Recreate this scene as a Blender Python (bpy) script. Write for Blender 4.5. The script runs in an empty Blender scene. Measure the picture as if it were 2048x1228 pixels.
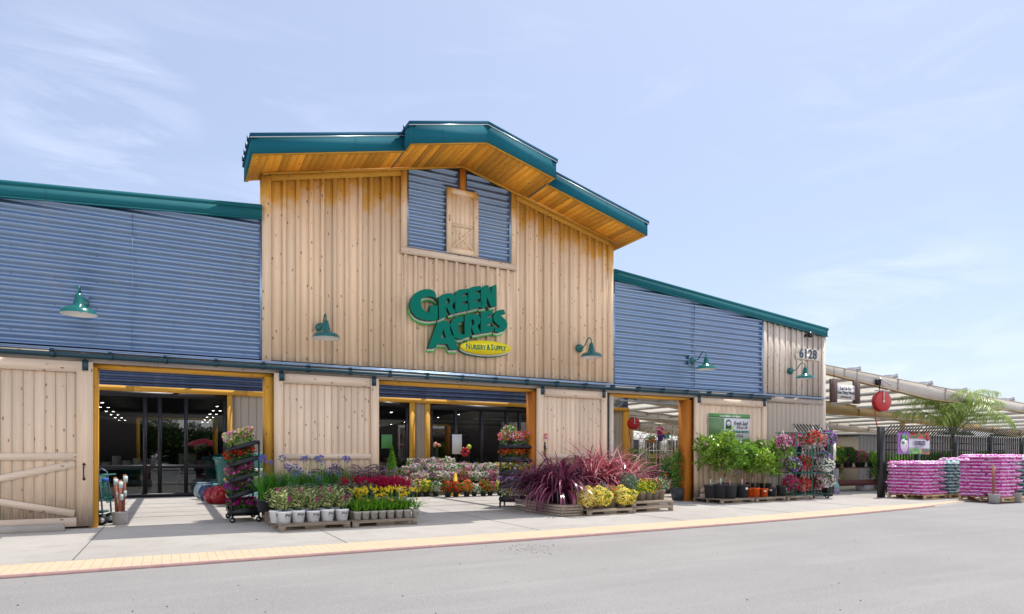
import bpy, bmesh, math, random
import numpy as np
from mathutils import Vector, Matrix
R = math.radians
sc = bpy.context.scene
random.seed(7); rng = np.random.default_rng(7)

# ---------------------------------------------------------------- camera, sky, sun
CAMY, CAMH, FPX, HORY, YAW = -13.6, 1.275, 1278.0, 912.0, R(28.1)
cam_d = bpy.data.cameras.new('camera'); cam = bpy.data.objects.new('camera', cam_d)
sc.collection.objects.link(cam); sc.camera = cam
cam.location = (0, CAMY, CAMH); cam.rotation_euler = (R(90), 0, -YAW)
cam_d.sensor_width = 36; cam_d.lens = 36*FPX/2048; cam_d.shift_y = (HORY-614)/2048
cam_d.clip_start = .1; cam_d.clip_end = 3000
w = bpy.data.worlds.new("World"); sc.world = w; w.use_nodes = True
nt = w.node_tree; N = nt.nodes; L = nt.links; N.clear()
wo = N.new('ShaderNodeOutputWorld'); bg = N.new('ShaderNodeBackground'); sky = N.new('ShaderNodeTexSky')
sky.sky_type = 'NISHITA'; sky.sun_disc = False; SUN = Vector((.33, .14, 1.0)).normalized()
sky.sun_elevation = math.asin(SUN.z); sky.sun_rotation = math.atan2(SUN.x, SUN.y)
sky.air_density = 1.0; sky.dust_density = 1.6; sky.ozone_density = 2.2; sky.altitude = 0
bg.inputs[1].default_value = .085
tc = N.new('ShaderNodeTexCoord'); mp = N.new('ShaderNodeMapping'); mp.inputs['Rotation'].default_value = (.0, .35, .6)
mp.inputs['Scale'].default_value = (1.6, 3.2, 9.0)
n1 = N.new('ShaderNodeTexNoise'); n1.inputs['Scale'].default_value = 1.3; n1.inputs['Detail'].default_value = 9; n1.inputs['Roughness'].default_value = .6
n1.inputs['Distortion'].default_value = .5
n2 = N.new('ShaderNodeTexNoise'); n2.inputs['Scale'].default_value = 1.7; n2.inputs['Detail'].default_value = 3
rp = N.new('ShaderNodeValToRGB'); rp.color_ramp.elements[0].position = .55; rp.color_ramp.elements[1].position = .78
rp2 = N.new('ShaderNodeValToRGB'); rp2.color_ramp.elements[0].position = .42; rp2.color_ramp.elements[1].position = .66
mu = N.new('ShaderNodeMath'); mu.operation = 'MULTIPLY'; mx = N.new('ShaderNodeMix'); mx.data_type = 'RGBA'
mx.inputs[7].default_value = (7.0, 7.5, 9.3, 1)
ad = N.new('ShaderNodeMath'); ad.operation = 'MULTIPLY_ADD'; ad.inputs[1].default_value = .45; ad.inputs[2].default_value = .27
L.new(tc.outputs['Generated'], mp.inputs[0]); L.new(mp.outputs[0], n1.inputs[0]); L.new(tc.outputs['Generated'], n2.inputs[0])
L.new(n1.outputs[0], rp.inputs[0]); L.new(n2.outputs[0], rp2.inputs[0]); L.new(rp.outputs[0], mu.inputs[0]); L.new(rp2.outputs[0], mu.inputs[1])
vd1 = N.new('ShaderNodeVectorMath'); vd1.operation = 'DOT_PRODUCT'; L.new(tc.outputs['Generated'], vd1.inputs[0]); vd1.inputs[1].default_value = (-0.0801, 0.9106, 0.4055)
wr1 = N.new('ShaderNodeMapRange'); wr1.interpolation_type = 'SMOOTHSTEP'; wr1.inputs[1].default_value = .991; wr1.inputs[2].default_value = .9995; wr1.inputs[4].default_value = .5; L.new(vd1.outputs['Value'], wr1.inputs[0])
vd2 = N.new('ShaderNodeVectorMath'); vd2.operation = 'DOT_PRODUCT'; L.new(tc.outputs['Generated'], vd2.inputs[0]); vd2.inputs[1].default_value = (0.8508, 0.5105, 0.1245)
wr2 = N.new('ShaderNodeMapRange'); wr2.interpolation_type = 'SMOOTHSTEP'; wr2.inputs[1].default_value = 0.975; wr2.inputs[2].default_value = 0.999; wr2.inputs[4].default_value = .5; L.new(vd2.outputs['Value'], wr2.inputs[0])
vd3 = N.new('ShaderNodeVectorMath'); vd3.operation = 'DOT_PRODUCT'; L.new(tc.outputs['Generated'], vd3.inputs[0]); vd3.inputs[1].default_value = (0.7666, 0.454, 0.4541)
wr3 = N.new('ShaderNodeMapRange'); wr3.interpolation_type = 'SMOOTHSTEP'; wr3.inputs[1].default_value = 0.985; wr3.inputs[2].default_value = 0.9995; wr3.inputs[4].default_value = .2; L.new(vd3.outputs['Value'], wr3.inputs[0])
sa = N.new('ShaderNodeMath'); sa.operation = 'ADD'; L.new(wr1.outputs[0], sa.inputs[0]); L.new(wr2.outputs[0], sa.inputs[1]); sb = N.new('ShaderNodeMath'); sb.operation = 'ADD'; L.new(sa.outputs[0], sb.inputs[0]); L.new(wr3.outputs[0], sb.inputs[1])
n4 = N.new('ShaderNodeTexNoise'); n4.inputs['Scale'].default_value = 2.6; n4.inputs['Detail'].default_value = 10; n4.inputs['Roughness'].default_value = .62; n4.inputs['Distortion'].default_value = .9
mp4 = N.new('ShaderNodeMapping'); mp4.inputs['Rotation'].default_value = (0, -.35, .5); mp4.inputs['Scale'].default_value = (1.2, 2.5, 7.5); L.new(tc.outputs['Generated'], mp4.inputs[0]); L.new(mp4.outputs[0], n4.inputs[0])
r4 = N.new('ShaderNodeValToRGB'); r4.color_ramp.elements[0].position = .44; r4.color_ramp.elements[1].position = .80; L.new(n4.outputs[0], r4.inputs[0])
sc4 = N.new('ShaderNodeMath'); sc4.operation = 'MULTIPLY'; L.new(sb.outputs[0], sc4.inputs[0]); L.new(r4.outputs[0], sc4.inputs[1])
sm4 = N.new('ShaderNodeMath'); sm4.operation = 'MULTIPLY_ADD'; sm4.use_clamp = True; L.new(mu.outputs[0], sm4.inputs[0]); sm4.inputs[1].default_value = .2; L.new(sc4.outputs[0], sm4.inputs[2])
ad.inputs[1].default_value = .75
L.new(sm4.outputs[0], ad.inputs[0]); L.new(ad.outputs[0], mx.inputs[0]); L.new(sky.outputs[0], mx.inputs[6]); sx_ = N.new('ShaderNodeSeparateXYZ'); L.new(tc.outputs['Generated'], sx_.inputs[0])
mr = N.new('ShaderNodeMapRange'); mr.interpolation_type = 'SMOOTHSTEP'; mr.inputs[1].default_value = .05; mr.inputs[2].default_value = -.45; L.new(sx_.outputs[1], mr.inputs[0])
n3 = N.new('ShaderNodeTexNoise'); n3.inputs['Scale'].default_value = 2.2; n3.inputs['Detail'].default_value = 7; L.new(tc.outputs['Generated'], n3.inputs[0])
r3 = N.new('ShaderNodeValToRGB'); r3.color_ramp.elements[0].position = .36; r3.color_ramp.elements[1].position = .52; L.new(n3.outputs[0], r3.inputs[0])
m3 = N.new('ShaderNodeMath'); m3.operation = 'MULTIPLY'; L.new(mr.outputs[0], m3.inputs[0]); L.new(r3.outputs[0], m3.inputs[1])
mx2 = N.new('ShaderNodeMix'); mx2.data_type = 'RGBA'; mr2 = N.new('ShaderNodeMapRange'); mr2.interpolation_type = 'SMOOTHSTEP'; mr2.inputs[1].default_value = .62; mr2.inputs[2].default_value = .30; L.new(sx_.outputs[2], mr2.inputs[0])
m4 = N.new('ShaderNodeMath'); m4.operation = 'MULTIPLY'; L.new(m3.outputs[0], m4.inputs[0]); L.new(mr2.outputs[0], m4.inputs[1]); L.new(m4.outputs[0], mx2.inputs[0]); L.new(mx.outputs[2], mx2.inputs[6]); mx2.inputs[7].default_value = (13.5, 13, 12.6, 1)  # unseen low cloud bank behind the camera, added to light the shaded front
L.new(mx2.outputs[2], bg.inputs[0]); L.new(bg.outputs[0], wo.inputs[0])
sd = bpy.data.lights.new('sun', 'SUN'); sd.energy = 3.0; sd.angle = R(.53); sd.color = (1, .955, .88)
sun = bpy.data.objects.new('sun', sd); sc.collection.objects.link(sun); sun.rotation_euler = SUN.to_track_quat('Z', 'Y').to_euler()
sc.view_settings.view_transform = 'Standard'; sc.view_settings.look = 'None'; sc.view_settings.gamma = 1
sc.view_settings.exposure = .88; sc.view_settings.use_curve_mapping = False

# ---------------------------------------------------------------- survey helpers (photo pixel -> true point on a known plane)
def ray(x, y):
    a = (x-1024)/FPX; b = (HORY-y)/FPX
    return (math.sin(YAW)+a*math.cos(YAW), math.cos(YAW)-a*math.sin(YAW), b)
def P(x, y, Y=0.):
    d = ray(x, y); t = (Y-CAMY)/d[1]; return (d[0]*t, CAMH+d[2]*t)
def G(x, y, Z=0.):
    d = ray(x, y); t = (Z-CAMH)/d[2]; return (d[0]*t, CAMY+d[1]*t)
def PX(x, Y=0.): return P(x, 900, Y)[0]

# ---------------------------------------------------------------- object helpers
C = sc.collection
class MB:
    def __init__(s): s.v = []; s.n = 0; s.fl = []; s.fc = []; s.mi = []
    def add(s, V, F, m=0):
        V = np.asarray(V, dtype=np.float64).reshape(-1, 3)
        if isinstance(F, np.ndarray):
            k = F.shape[1]; s.fl.append((F+s.n).astype(np.int32).ravel()); s.fc.append(np.full(len(F), k, np.int32)); nf = len(F)
        else:
            if not F: return s
            s.fl.append(np.concatenate([np.array(f, dtype=np.int32)+s.n for f in F])); s.fc.append(np.array([len(f) for f in F], np.int32)); nf = len(F)
        s.mi.append(np.full(nf, m, np.int32)) if np.isscalar(m) else s.mi.append(np.asarray(m, np.int32))
        s.v.append(V); s.n += len(V); return s
    def box(s, x0, y0, z0, x1, y1, z1, m=0, rot=0, piv=None):
        V = np.array([(x, y, z) for z in (z0, z1) for y in (y0, y1) for x in (x0, x1)], float)
        if rot:
            c, sn = math.cos(rot), math.sin(rot); px, py = piv if piv else ((x0+x1)/2, (y0+y1)/2)
            X = V[:, 0]-px; Y = V[:, 1]-py; V[:, 0] = px+X*c-Y*sn; V[:, 1] = py+X*sn+Y*c
        return s.add(V, [(0, 2, 3, 1), (4, 5, 7, 6), (0, 1, 5, 4), (2, 6, 7, 3), (0, 4, 6, 2), (1, 3, 7, 5)], m)
    def beam(s, a, b, wd, ht, m=0, up=(0, 0, 1)):
        a = Vector(a); b = Vector(b); d = (b-a).normalized(); u = Vector(up); sd_ = d.cross(u)
        if sd_.length < 1e-4: sd_ = d.cross(Vector((1, 0, 0)))
        sd_.normalize(); u = sd_.cross(d).normalized(); V = []
        for p in (a, b):
            for i, j in ((-1, -1), (1, -1), (1, 1), (-1, 1)): V.append(p+sd_*(i*wd/2)+u*(j*ht/2))
        return s.add([tuple(q) for q in V], [(0, 3, 2, 1), (4, 5, 6, 7), (0, 1, 5, 4), (1, 2, 6, 5), (2, 3, 7, 6), (3, 0, 4, 7)], m)
    def tube(s, pts, r, n=8, m=0, cap=True):
        pts = [Vector(p) for p in pts]; rs = r if hasattr(r, '__len__') else [r]*len(pts); V = []; F = []
        ref = Vector((0, 0, 1))
        for i, p in enumerate(pts):
            d = (pts[min(i+1, len(pts)-1)]-pts[max(i-1, 0)]).normalized()
            sd_ = d.cross(ref)
            if sd_.length < .05: sd_ = d.cross(Vector((1, 0, 0)))
            sd_.normalize(); u = sd_.cross(d)
            for k in range(n):
                a = 2*math.pi*k/n; V.append(tuple(p+(sd_*math.cos(a)+u*math.sin(a))*rs[i]))
        for i in range(len(pts)-1):
            for k in range(n): F.append((i*n+k, i*n+(k+1) % n, (i+1)*n+(k+1) % n, (i+1)*n+k))
        if cap: F.append(tuple(range(n))[::-1]); F.append(tuple(range((len(pts)-1)*n, len(pts)*n)))
        return s.add(V, F, m)
    def lathe(s, prof, c=(0, 0, 0), n=20, m=0):
        V = []; F = []
        for r, z in prof:
            for k in range(n):
                a = 2*math.pi*k/n; V.append((c[0]+r*math.cos(a), c[1]+r*math.sin(a), c[2]+z))
        for i in range(len(prof)-1):
            for k in range(n): F.append((i*n+k, i*n+(k+1) % n, (i+1)*n+(k+1) % n, (i+1)*n+k))
        return s.add(V, F, m)
    def disc(s, c, r, n=16, m=0, ax='Z'):
        V = []
        for k in range(n):
            a = 2*math.pi*k/n; p = (r*math.cos(a), r*math.sin(a))
            V.append((c[0]+p[0], c[1]+p[1], c[2]) if ax == 'Z' else (c[0]+p[0], c[1], c[2]+p[1]))
        return s.add(V, [tuple(range(n))], m)
    def prism(s, poly, y0, y1, m=0):     # polygon in XZ extruded along Y (may be concave)
        n = len(poly); V = [(x, y0, z) for x, z in poly]+[(x, y1, z) for x, z in poly]
        F = [tuple(range(n)), tuple(range(2*n-1, n-1, -1))]+[(i, i+n, (i+1) % n+n, (i+1) % n) for i in range(n)]
        return s.add(V, F, m)
    def build(s, name, mats, parent=None, smooth=False, loc=None):
        me = bpy.data.meshes.new(name); V = np.concatenate(s.v) if s.v else np.zeros((0, 3))
        fl = np.concatenate(s.fl); fc = np.concatenate(s.fc); mi = np.concatenate(s.mi)
        me.vertices.add(len(V)); me.vertices.foreach_set('co', V.astype(np.float32).ravel())
        me.loops.add(len(fl)); me.loops.foreach_set('vertex_index', fl)
        me.polygons.add(len(fc)); st = np.concatenate([[0], np.cumsum(fc)[:-1]]).astype(np.int32)
        me.polygons.foreach_set('loop_start', st); me.polygons.foreach_set('loop_total', fc)
        me.polygons.foreach_set('material_index', mi)
        if smooth: me.polygons.foreach_set('use_smooth', np.ones(len(fc), bool))
        me.update(calc_edges=True); me.validate()
        for m_ in (mats if isinstance(mats, (list, tuple)) else [mats]): me.materials.append(m_)
        o = bpy.data.objects.new(name, me); C.objects.link(o)
        if parent: o.parent = parent
        if loc: o.location = loc
        return o
def build_each(mb, name, mats, parent=None, smooth=False, k=1):
    off = 0; out = []; nchunk = len(mb.v)
    for i in range(0, nchunk, k):
        m2 = MB(); n0 = sum(len(v) for v in mb.v[:i])
        for j in range(i, min(i+k, nchunk)):
            m2.v.append(mb.v[j]); m2.n += len(mb.v[j]); m2.fl.append(mb.fl[j]-n0); m2.fc.append(mb.fc[j]); m2.mi.append(mb.mi[j])
        out.append(m2.build(name, mats, parent, smooth))
    return out
def tag(o, label=None, cat=None, group=None, kind=None):
    if label: o['label'] = label
    if cat: o['category'] = cat
    if group: o['group'] = group
    if kind: o['kind'] = kind
    return o
def thing(name, label, cat, loc=(0, 0, 0), rz=0, group=None):
    o = bpy.data.objects.new(name, None); C.objects.link(o); o.empty_display_size = .1
    o.location = loc; o.rotation_euler = (0, 0, rz); return tag(o, label, cat, group)
def dup(root, loc, rz=0, label=None, group=None, scale=1):
    r = root.copy(); C.objects.link(r); r.location = loc; r.rotation_euler = (0, 0, rz); r.scale = (scale,)*3 if not hasattr(scale, '__len__') else scale
    if label: r['label'] = label
    if group: r['group'] = group
    for ch in root.children:
        c = ch.copy(); C.objects.link(c); c.parent = r
        for g in ch.children:
            d = g.copy(); C.objects.link(d); d.parent = c
    return r
class Proto:      # first placement uses the original, the next ones copies
    def __init__(s, root): s.root = root; s.used = False
    def put(s, loc, rz=0, label=None, group=None, scale=1):
        if s.used: return dup(s.root, loc, rz, label, group, scale)
        s.used = True; r = s.root; r.location = loc; r.rotation_euler = (0, 0, rz); r.scale = (scale,)*3 if not hasattr(scale, '__len__') else scale
        if label: r['label'] = label
        if group: r['group'] = group
        return r
    def close(s):
        if not s.used:
            for c in list(s.root.children):
                for g in list(c.children): bpy.data.objects.remove(g)
                bpy.data.objects.remove(c)
            bpy.data.objects.remove(s.root)
ORD = ['first', 'second', 'third', 'fourth', 'fifth', 'sixth', 'seventh', 'eighth', 'ninth', 'tenth', 'eleventh', 'twelfth', 'thirteenth', 'fourteenth', 'fifteenth', 'sixteenth', 'seventeenth', 'eighteenth', 'nineteenth', 'twentieth']
_font = {}
def text_mb(s, size, x, z, y, mb=None, m=0, align='CENTER', depth=.004, sx=1.0, rot=0, bold=0.0, shear=0, space=1.0):
    cu = bpy.data.curves.new('t', 'FONT'); cu.body = s; cu.size = size; cu.extrude = depth/2; cu.offset = bold; cu.align_x = align; cu.shear = shear; cu.space_character = space
    cu.resolution_u = 3
    ob = bpy.data.objects.new('t', cu); C.objects.link(ob); dg = bpy.context.evaluated_depsgraph_get()
    me = ob.evaluated_get(dg).to_mesh(); mb = mb or MB()
    V = np.array([tuple(v.co) for v in me.vertices]) if len(me.vertices) else np.zeros((0, 3)); F = [tuple(p.vertices) for p in me.polygons]
    if len(V):
        X = V[:, 0]*sx; Z = V[:, 1]; c, sn = math.cos(rot), math.sin(rot)
        W = np.stack([x+X*c-Z*sn, y-V[:, 2], z+X*sn+Z*c], 1); mb.add(W, F, m)
    ob.evaluated_get(dg).to_mesh_clear(); bpy.data.objects.remove(ob); bpy.data.curves.remove(cu); return mb

# ---------------------------------------------------------------- materials
def newmat(name):
    m = bpy.data.materials.new(name); m.use_nodes = True; nt = m.node_tree; return m, nt, nt.nodes, nt.links, nt.nodes['Principled BSDF']
def mathn(N, L, op, a, b=None, c=None):
    n = N.new('ShaderNodeMath'); n.operation = op
    for i, v in enumerate((a, b, c)):
        if v is None: continue
        if hasattr(v, 'links') or hasattr(v, 'is_linked'): L.new(v, n.inputs[i])
        else: n.inputs[i].default_value = v
    return n.outputs[0]
def mixc(N, L, f, a, b, mode='MIX'):
    n = N.new('ShaderNodeMix'); n.data_type = 'RGBA'; n.blend_type = mode; n.clamp_factor = True
    for i, v in ((0, f), (6, a), (7, b)):
        if hasattr(v, 'is_linked'): L.new(v, n.inputs[i])
        else: n.inputs[i].default_value = (v if i == 0 else (*v, 1) if len(v) == 3 else v)
    return n.outputs[2]
def noise(N, L, vec, scale, detail=4, rough=.55, sc3=None):
    if sc3:
        mp = N.new('ShaderNodeMapping'); mp.inputs['Scale'].default_value = sc3; L.new(vec, mp.inputs[0]); vec = mp.outputs[0]
    n = N.new('ShaderNodeTexNoise'); n.inputs['Scale'].default_value = scale; n.inputs['Detail'].default_value = detail; n.inputs['Roughness'].default_value = rough
    L.new(vec, n.inputs[0]); return n.outputs[0]
def ramp(N, L, f, a, b, c0=(0, 0, 0), c1=(1, 1, 1)):
    r = N.new('ShaderNodeValToRGB'); r.color_ramp.elements[0].position = a; r.color_ramp.elements[1].position = b
    r.color_ramp.elements[0].color = (*c0, 1); r.color_ramp.elements[1].color = (*c1, 1); L.new(f, r.inputs[0]); return r.outputs[0]
def plain(name, col, rough=.6, metal=0, var=.12, scale=6, bump=0, spec=None):
    m, nt, N, L, b = newmat(name); tc = N.new('ShaderNodeTexCoord'); f = noise(N, L, tc.outputs['Object'], scale, 5)
    c = mixc(N, L, f, tuple(x*(1-var) for x in col), tuple(min(1, x*(1+var)) for x in col)); L.new(c, b.inputs['Base Color'])
    b.inputs['Roughness'].default_value = rough; b.inputs['Metallic'].default_value = metal
    if spec is not None: b.inputs['Specular IOR Level'].default_value = spec
    if bump:
        bp = N.new('ShaderNodeBump'); bp.inputs['Strength'].default_value = bump; bp.inputs['Distance'].default_value = .01; L.new(noise(N, L, tc.outputs['Object'], scale*6, 4), bp.inputs['Height']); L.new(bp.outputs[0], b.inputs['Normal'])
    return m
def wood(name, col, dark, axis='Z', knot=(.25, .12, .05), var=.22, fresh=None, rough=.72, grey=None, island=True, kd=.5):
    m, nt, N, L, b = newmat(name); tc = N.new('ShaderNodeTexCoord'); ge = N.new('ShaderNodeNewGeometry'); vec = tc.outputs['Object']
    if island:
        vm = N.new('ShaderNodeVectorMath'); vm.operation = 'MULTIPLY_ADD'; cb = N.new('ShaderNodeCombineXYZ')
        k = mathn(N, L, 'MULTIPLY', ge.outputs['Random Per Island'], 37.0)
        for i in range(3): L.new(k, cb.inputs[i])
        vm.inputs[1].default_value = (1, 1, 1); L.new(vec, vm.inputs[0]); L.new(cb.outputs[0], vm.inputs[2]); vec = vm.outputs[0]
    s3 = {'Z': (22, 22, 1.0), 'X': (1.0, 22, 22), 'Y': (22, 1.0, 22)}[axis]; k3 = {'Z': (11, 11, 4.6), 'X': (4.6, 11, 11), 'Y': (11, 4.6, 11)}[axis]
    g = noise(N, L, vec, 1.6, 7, .62, s3); base = mixc(N, L, ramp(N, L, g, .3, .72), dark, col)
    big = noise(N, L, vec, .9, 3, .6, tuple(x/9 for x in s3)); base = mixc(N, L, ramp(N, L, big, .3, .75), base, mixc(N, L, .5, base, tuple(c*.72 for c in col)))
    if fresh:
        sp = N.new('ShaderNodeSeparateXYZ'); L.new(tc.outputs['Object'], sp.inputs[0])
        ax = mathn(N, L, 'ABSOLUTE', mathn(N, L, 'SUBTRACT', sp.outputs[0], 5.925)); ze = mathn(N, L, 'MULTIPLY_ADD', ax, -.2442, 7.955)
        t = mathn(N, L, 'SUBTRACT', ze, sp.outputs[2]); nn = noise(N, L, vec, 2.2, 5, .65); t = mathn(N, L, 'ADD', t, mathn(N, L, 'MULTIPLY_ADD', nn, 1.3, -.65))
        t = mathn(N, L, 'ADD', t, mathn(N, L, 'MULTIPLY', ge.outputs['Random Per Island'], .35))
        f = ramp(N, L, t, .62, 1.25, (1, 1, 1), (0, 0, 0)); fr = mixc(N, L, ramp(N, L, g, .3, .72), tuple(c*.7 for c in fresh), fresh); base = mixc(N, L, f, base, fr)
    if grey:
        sp2 = N.new('ShaderNodeSeparateXYZ'); L.new(tc.outputs['Object'], sp2.inputs[0]); t2 = mathn(N, L, 'ADD', sp2.outputs[2], mathn(N, L, 'MULTIPLY_ADD', noise(N, L, vec, 1.2, 6, .7, s3), .9, -.45))
        base = mixc(N, L, ramp(N, L, t2, .12, .55, (.8, .8, .8), (0, 0, 0)), base, grey)
    vr = mathn(N, L, 'MULTIPLY_ADD', ge.outputs['Random Per Island'], 2*var, 1-var); hv = N.new('ShaderNodeHueSaturation'); L.new(base, hv.inputs['Color']); L.new(vr, hv.inputs['Value'])
    mp = N.new('ShaderNodeMapping'); mp.inputs['Scale'].default_value = k3; L.new(vec, mp.inputs[0]); vo = N.new('ShaderNodeTexVoronoi'); vo.inputs['Scale'].default_value = 1.0; L.new(mp.outputs[0], vo.inputs[0])
    kf = ramp(N, L, vo.outputs['Distance'], .085, .18, (1, 1, 1), (0, 0, 0)); sel = mathn(N, L, 'GREATER_THAN', N_sep(N, L, vo.outputs['Color']), kd*.75)
    col2 = mixc(N, L, mathn(N, L, 'MULTIPLY', kf, sel), hv.outputs[0], knot); L.new(col2, b.inputs['Base Color']); b.inputs['Roughness'].default_value = rough
    bp = N.new('ShaderNodeBump'); bp.inputs['Strength'].default_value = .35; bp.inputs['Distance'].default_value = .004; L.new(g, bp.inputs['Height']); L.new(bp.outputs[0], b.inputs['Normal'])
    return m
def N_sep(N, L, c):
    s = N.new('ShaderNodeSeparateColor'); L.new(c, s.inputs[0]); return s.outputs[0]
def leafm(name, col, col2=None, trans=.35, rough=.5, var=.35, spec=.4):
    m, nt, N, L, b = newmat(name); ge = N.new('ShaderNodeNewGeometry'); col2 = col2 or tuple(c*.55 for c in col)
    c = mixc(N, L, ge.outputs['Random Per Island'], col2, col); hv = N.new('ShaderNodeHueSaturation'); L.new(c, hv.inputs['Color'])
    wn = N.new('ShaderNodeTexWhiteNoise'); wn.noise_dimensions = '1D'; L.new(ge.outputs['Random Per Island'], wn.inputs['W']); L.new(mathn(N, L, 'MULTIPLY_ADD', wn.outputs['Value'], 2*var, 1-var), hv.inputs['Value'])
    L.new(hv.outputs[0], b.inputs['Base Color']); b.inputs['Roughness'].default_value = rough; b.inputs['Specular IOR Level'].default_value = spec
    if trans:
        t = N.new('ShaderNodeBsdfTranslucent'); L.new(hv.outputs[0], t.inputs[0]); ms = N.new('ShaderNodeMixShader'); ms.inputs[0].default_value = trans
        out = [n for n in N if n.type == 'OUTPUT_MATERIAL'][0]; L.new(b.outputs[0], ms.inputs[1]); L.new(t.outputs[0], ms.inputs[2]); L.new(ms.outputs[0], out.inputs[0])
    return m
W_PALE = wood('pale_weathered_wood', (.85, .67, .49), (.75, .55, .37), fresh=(.84, .47, .08), kd=.62, var=.12)
W_DOOR = wood('barn_door_wood', (.83, .66, .50), (.72, .535, .375), kd=.6, var=.13, grey=(.17, .14, .125))
W_DOORX = wood('barn_door_wood_across', (.78, .635, .51), (.64, .50, .38), 'X', kd=.55, var=.12)
W_FRESH = wood('yellow_sealed_wood', (.78, .42, .05), (.56, .26, .02), var=.15, kd=.35)
W_FRESHX = wood('yellow_sealed_wood_across', (.78, .42, .05), (.56, .26, .02), 'X', var=.15, kd=.35)
W_SOFF = wood('soffit_boards', (.90, .43, .035), (.68, .25, .012), 'Y', var=.34, kd=.5)
W_ORANGE = wood('orange_post_wood', (.6, .21, .012), (.42, .12, .008), var=.1, kd=.3)
W_GREYX = wood('grey_header_board', (.52, .46, .42), (.36, .30, .26), 'X', var=.15, kd=.3)
W_GREYZ = wood('grey_weathered_wood', (.72, .64, .565), (.53, .445, .375), 'Z', var=.22, kd=.3)
W_PALL = wood('grey_pallet_wood', (.36, .29, .22), (.17, .13, .10), 'X', var=.3, kd=.6)
W_PALLN = wood('new_pallet_wood', (.68, .5, .29), (.5, .34, .18), 'X', var=.2, kd=.6)
TEAL = plain('teal_painted_trim', (.006, .125, .18), .85, 0, .06, 2, 0, .25)
TEALD = plain('dark_teal_track', (.012, .05, .075), .4, .2, .1)
TEALG = plain('green_teal_trim', (.008, .12, .15), .85, 0, .08, 2, 0, .25)
LAMPG = plain('lamp_green_enamel', (.006, .12, .115), .18, 0, .05)
WHITE = plain('white_paint', (.8, .8, .78), .5, 0, .03)
BLACK = plain('black_metal', (.018, .02, .024), .4, .3, .1)
DARK = plain('dark_bronze_frame', (.012, .011, .016), .35, .2, .1)
BEIGE = plain('beige_metal_siding', (.44, .385, .325), .5, 0, .05, 1.5)
TAN = plain('tan_painted_steel', (.58, .55, .52), .5, 0, .06, 1)
TANB = plain('tan_ochre_steel', (.52, .38, .20), .5, 0, .06, 1)
CHROME = plain('galvanised_steel', (.55, .56, .57), .35, .7, .08)
CONC = None
def corr_mat(name, c):
    m, nt, N, L, b = newmat(name); tc = N.new('ShaderNodeTexCoord'); f = noise(N, L, tc.outputs['Object'], 1.1, 6, .6, (.5, 1, 2.5)); f2 = noise(N, L, tc.outputs['Object'], 55, 3); dust = ramp(N, L, noise(N, L, tc.outputs['Object'], 1.6, 7, .75, (1.2, 1, .35)), .52, .76, (0, 0, 0), (.32, .32, .32))
    col = mixc(N, L, f, tuple(x*.86 for x in c), tuple(x*1.14 for x in c)); col = mixc(N, L, mathn(N, L, 'MULTIPLY', f2, .25), col, tuple(x*.6 for x in c)); col = mixc(N, L, dust, col, (.42, .41, .42)); L.new(mathn(N, L, 'MULTIPLY_ADD', dust, .35, .33), b.inputs['Roughness']); bp = N.new('ShaderNodeBump'); bp.inputs['Strength'].default_value = .5; bp.inputs['Distance'].default_value = .03; L.new(noise(N, L, tc.outputs['Object'], 1.5, 3), bp.inputs['Height']); L.new(bp.outputs[0], b.inputs['Normal']); L.new(col, b.inputs['Base Color'])
    b.inputs['Metallic'].default_value = .8; return m
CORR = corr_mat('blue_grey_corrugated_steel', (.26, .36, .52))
CORRD = corr_mat('slate_corrugated_steel', (.11, .15, .25))

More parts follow.
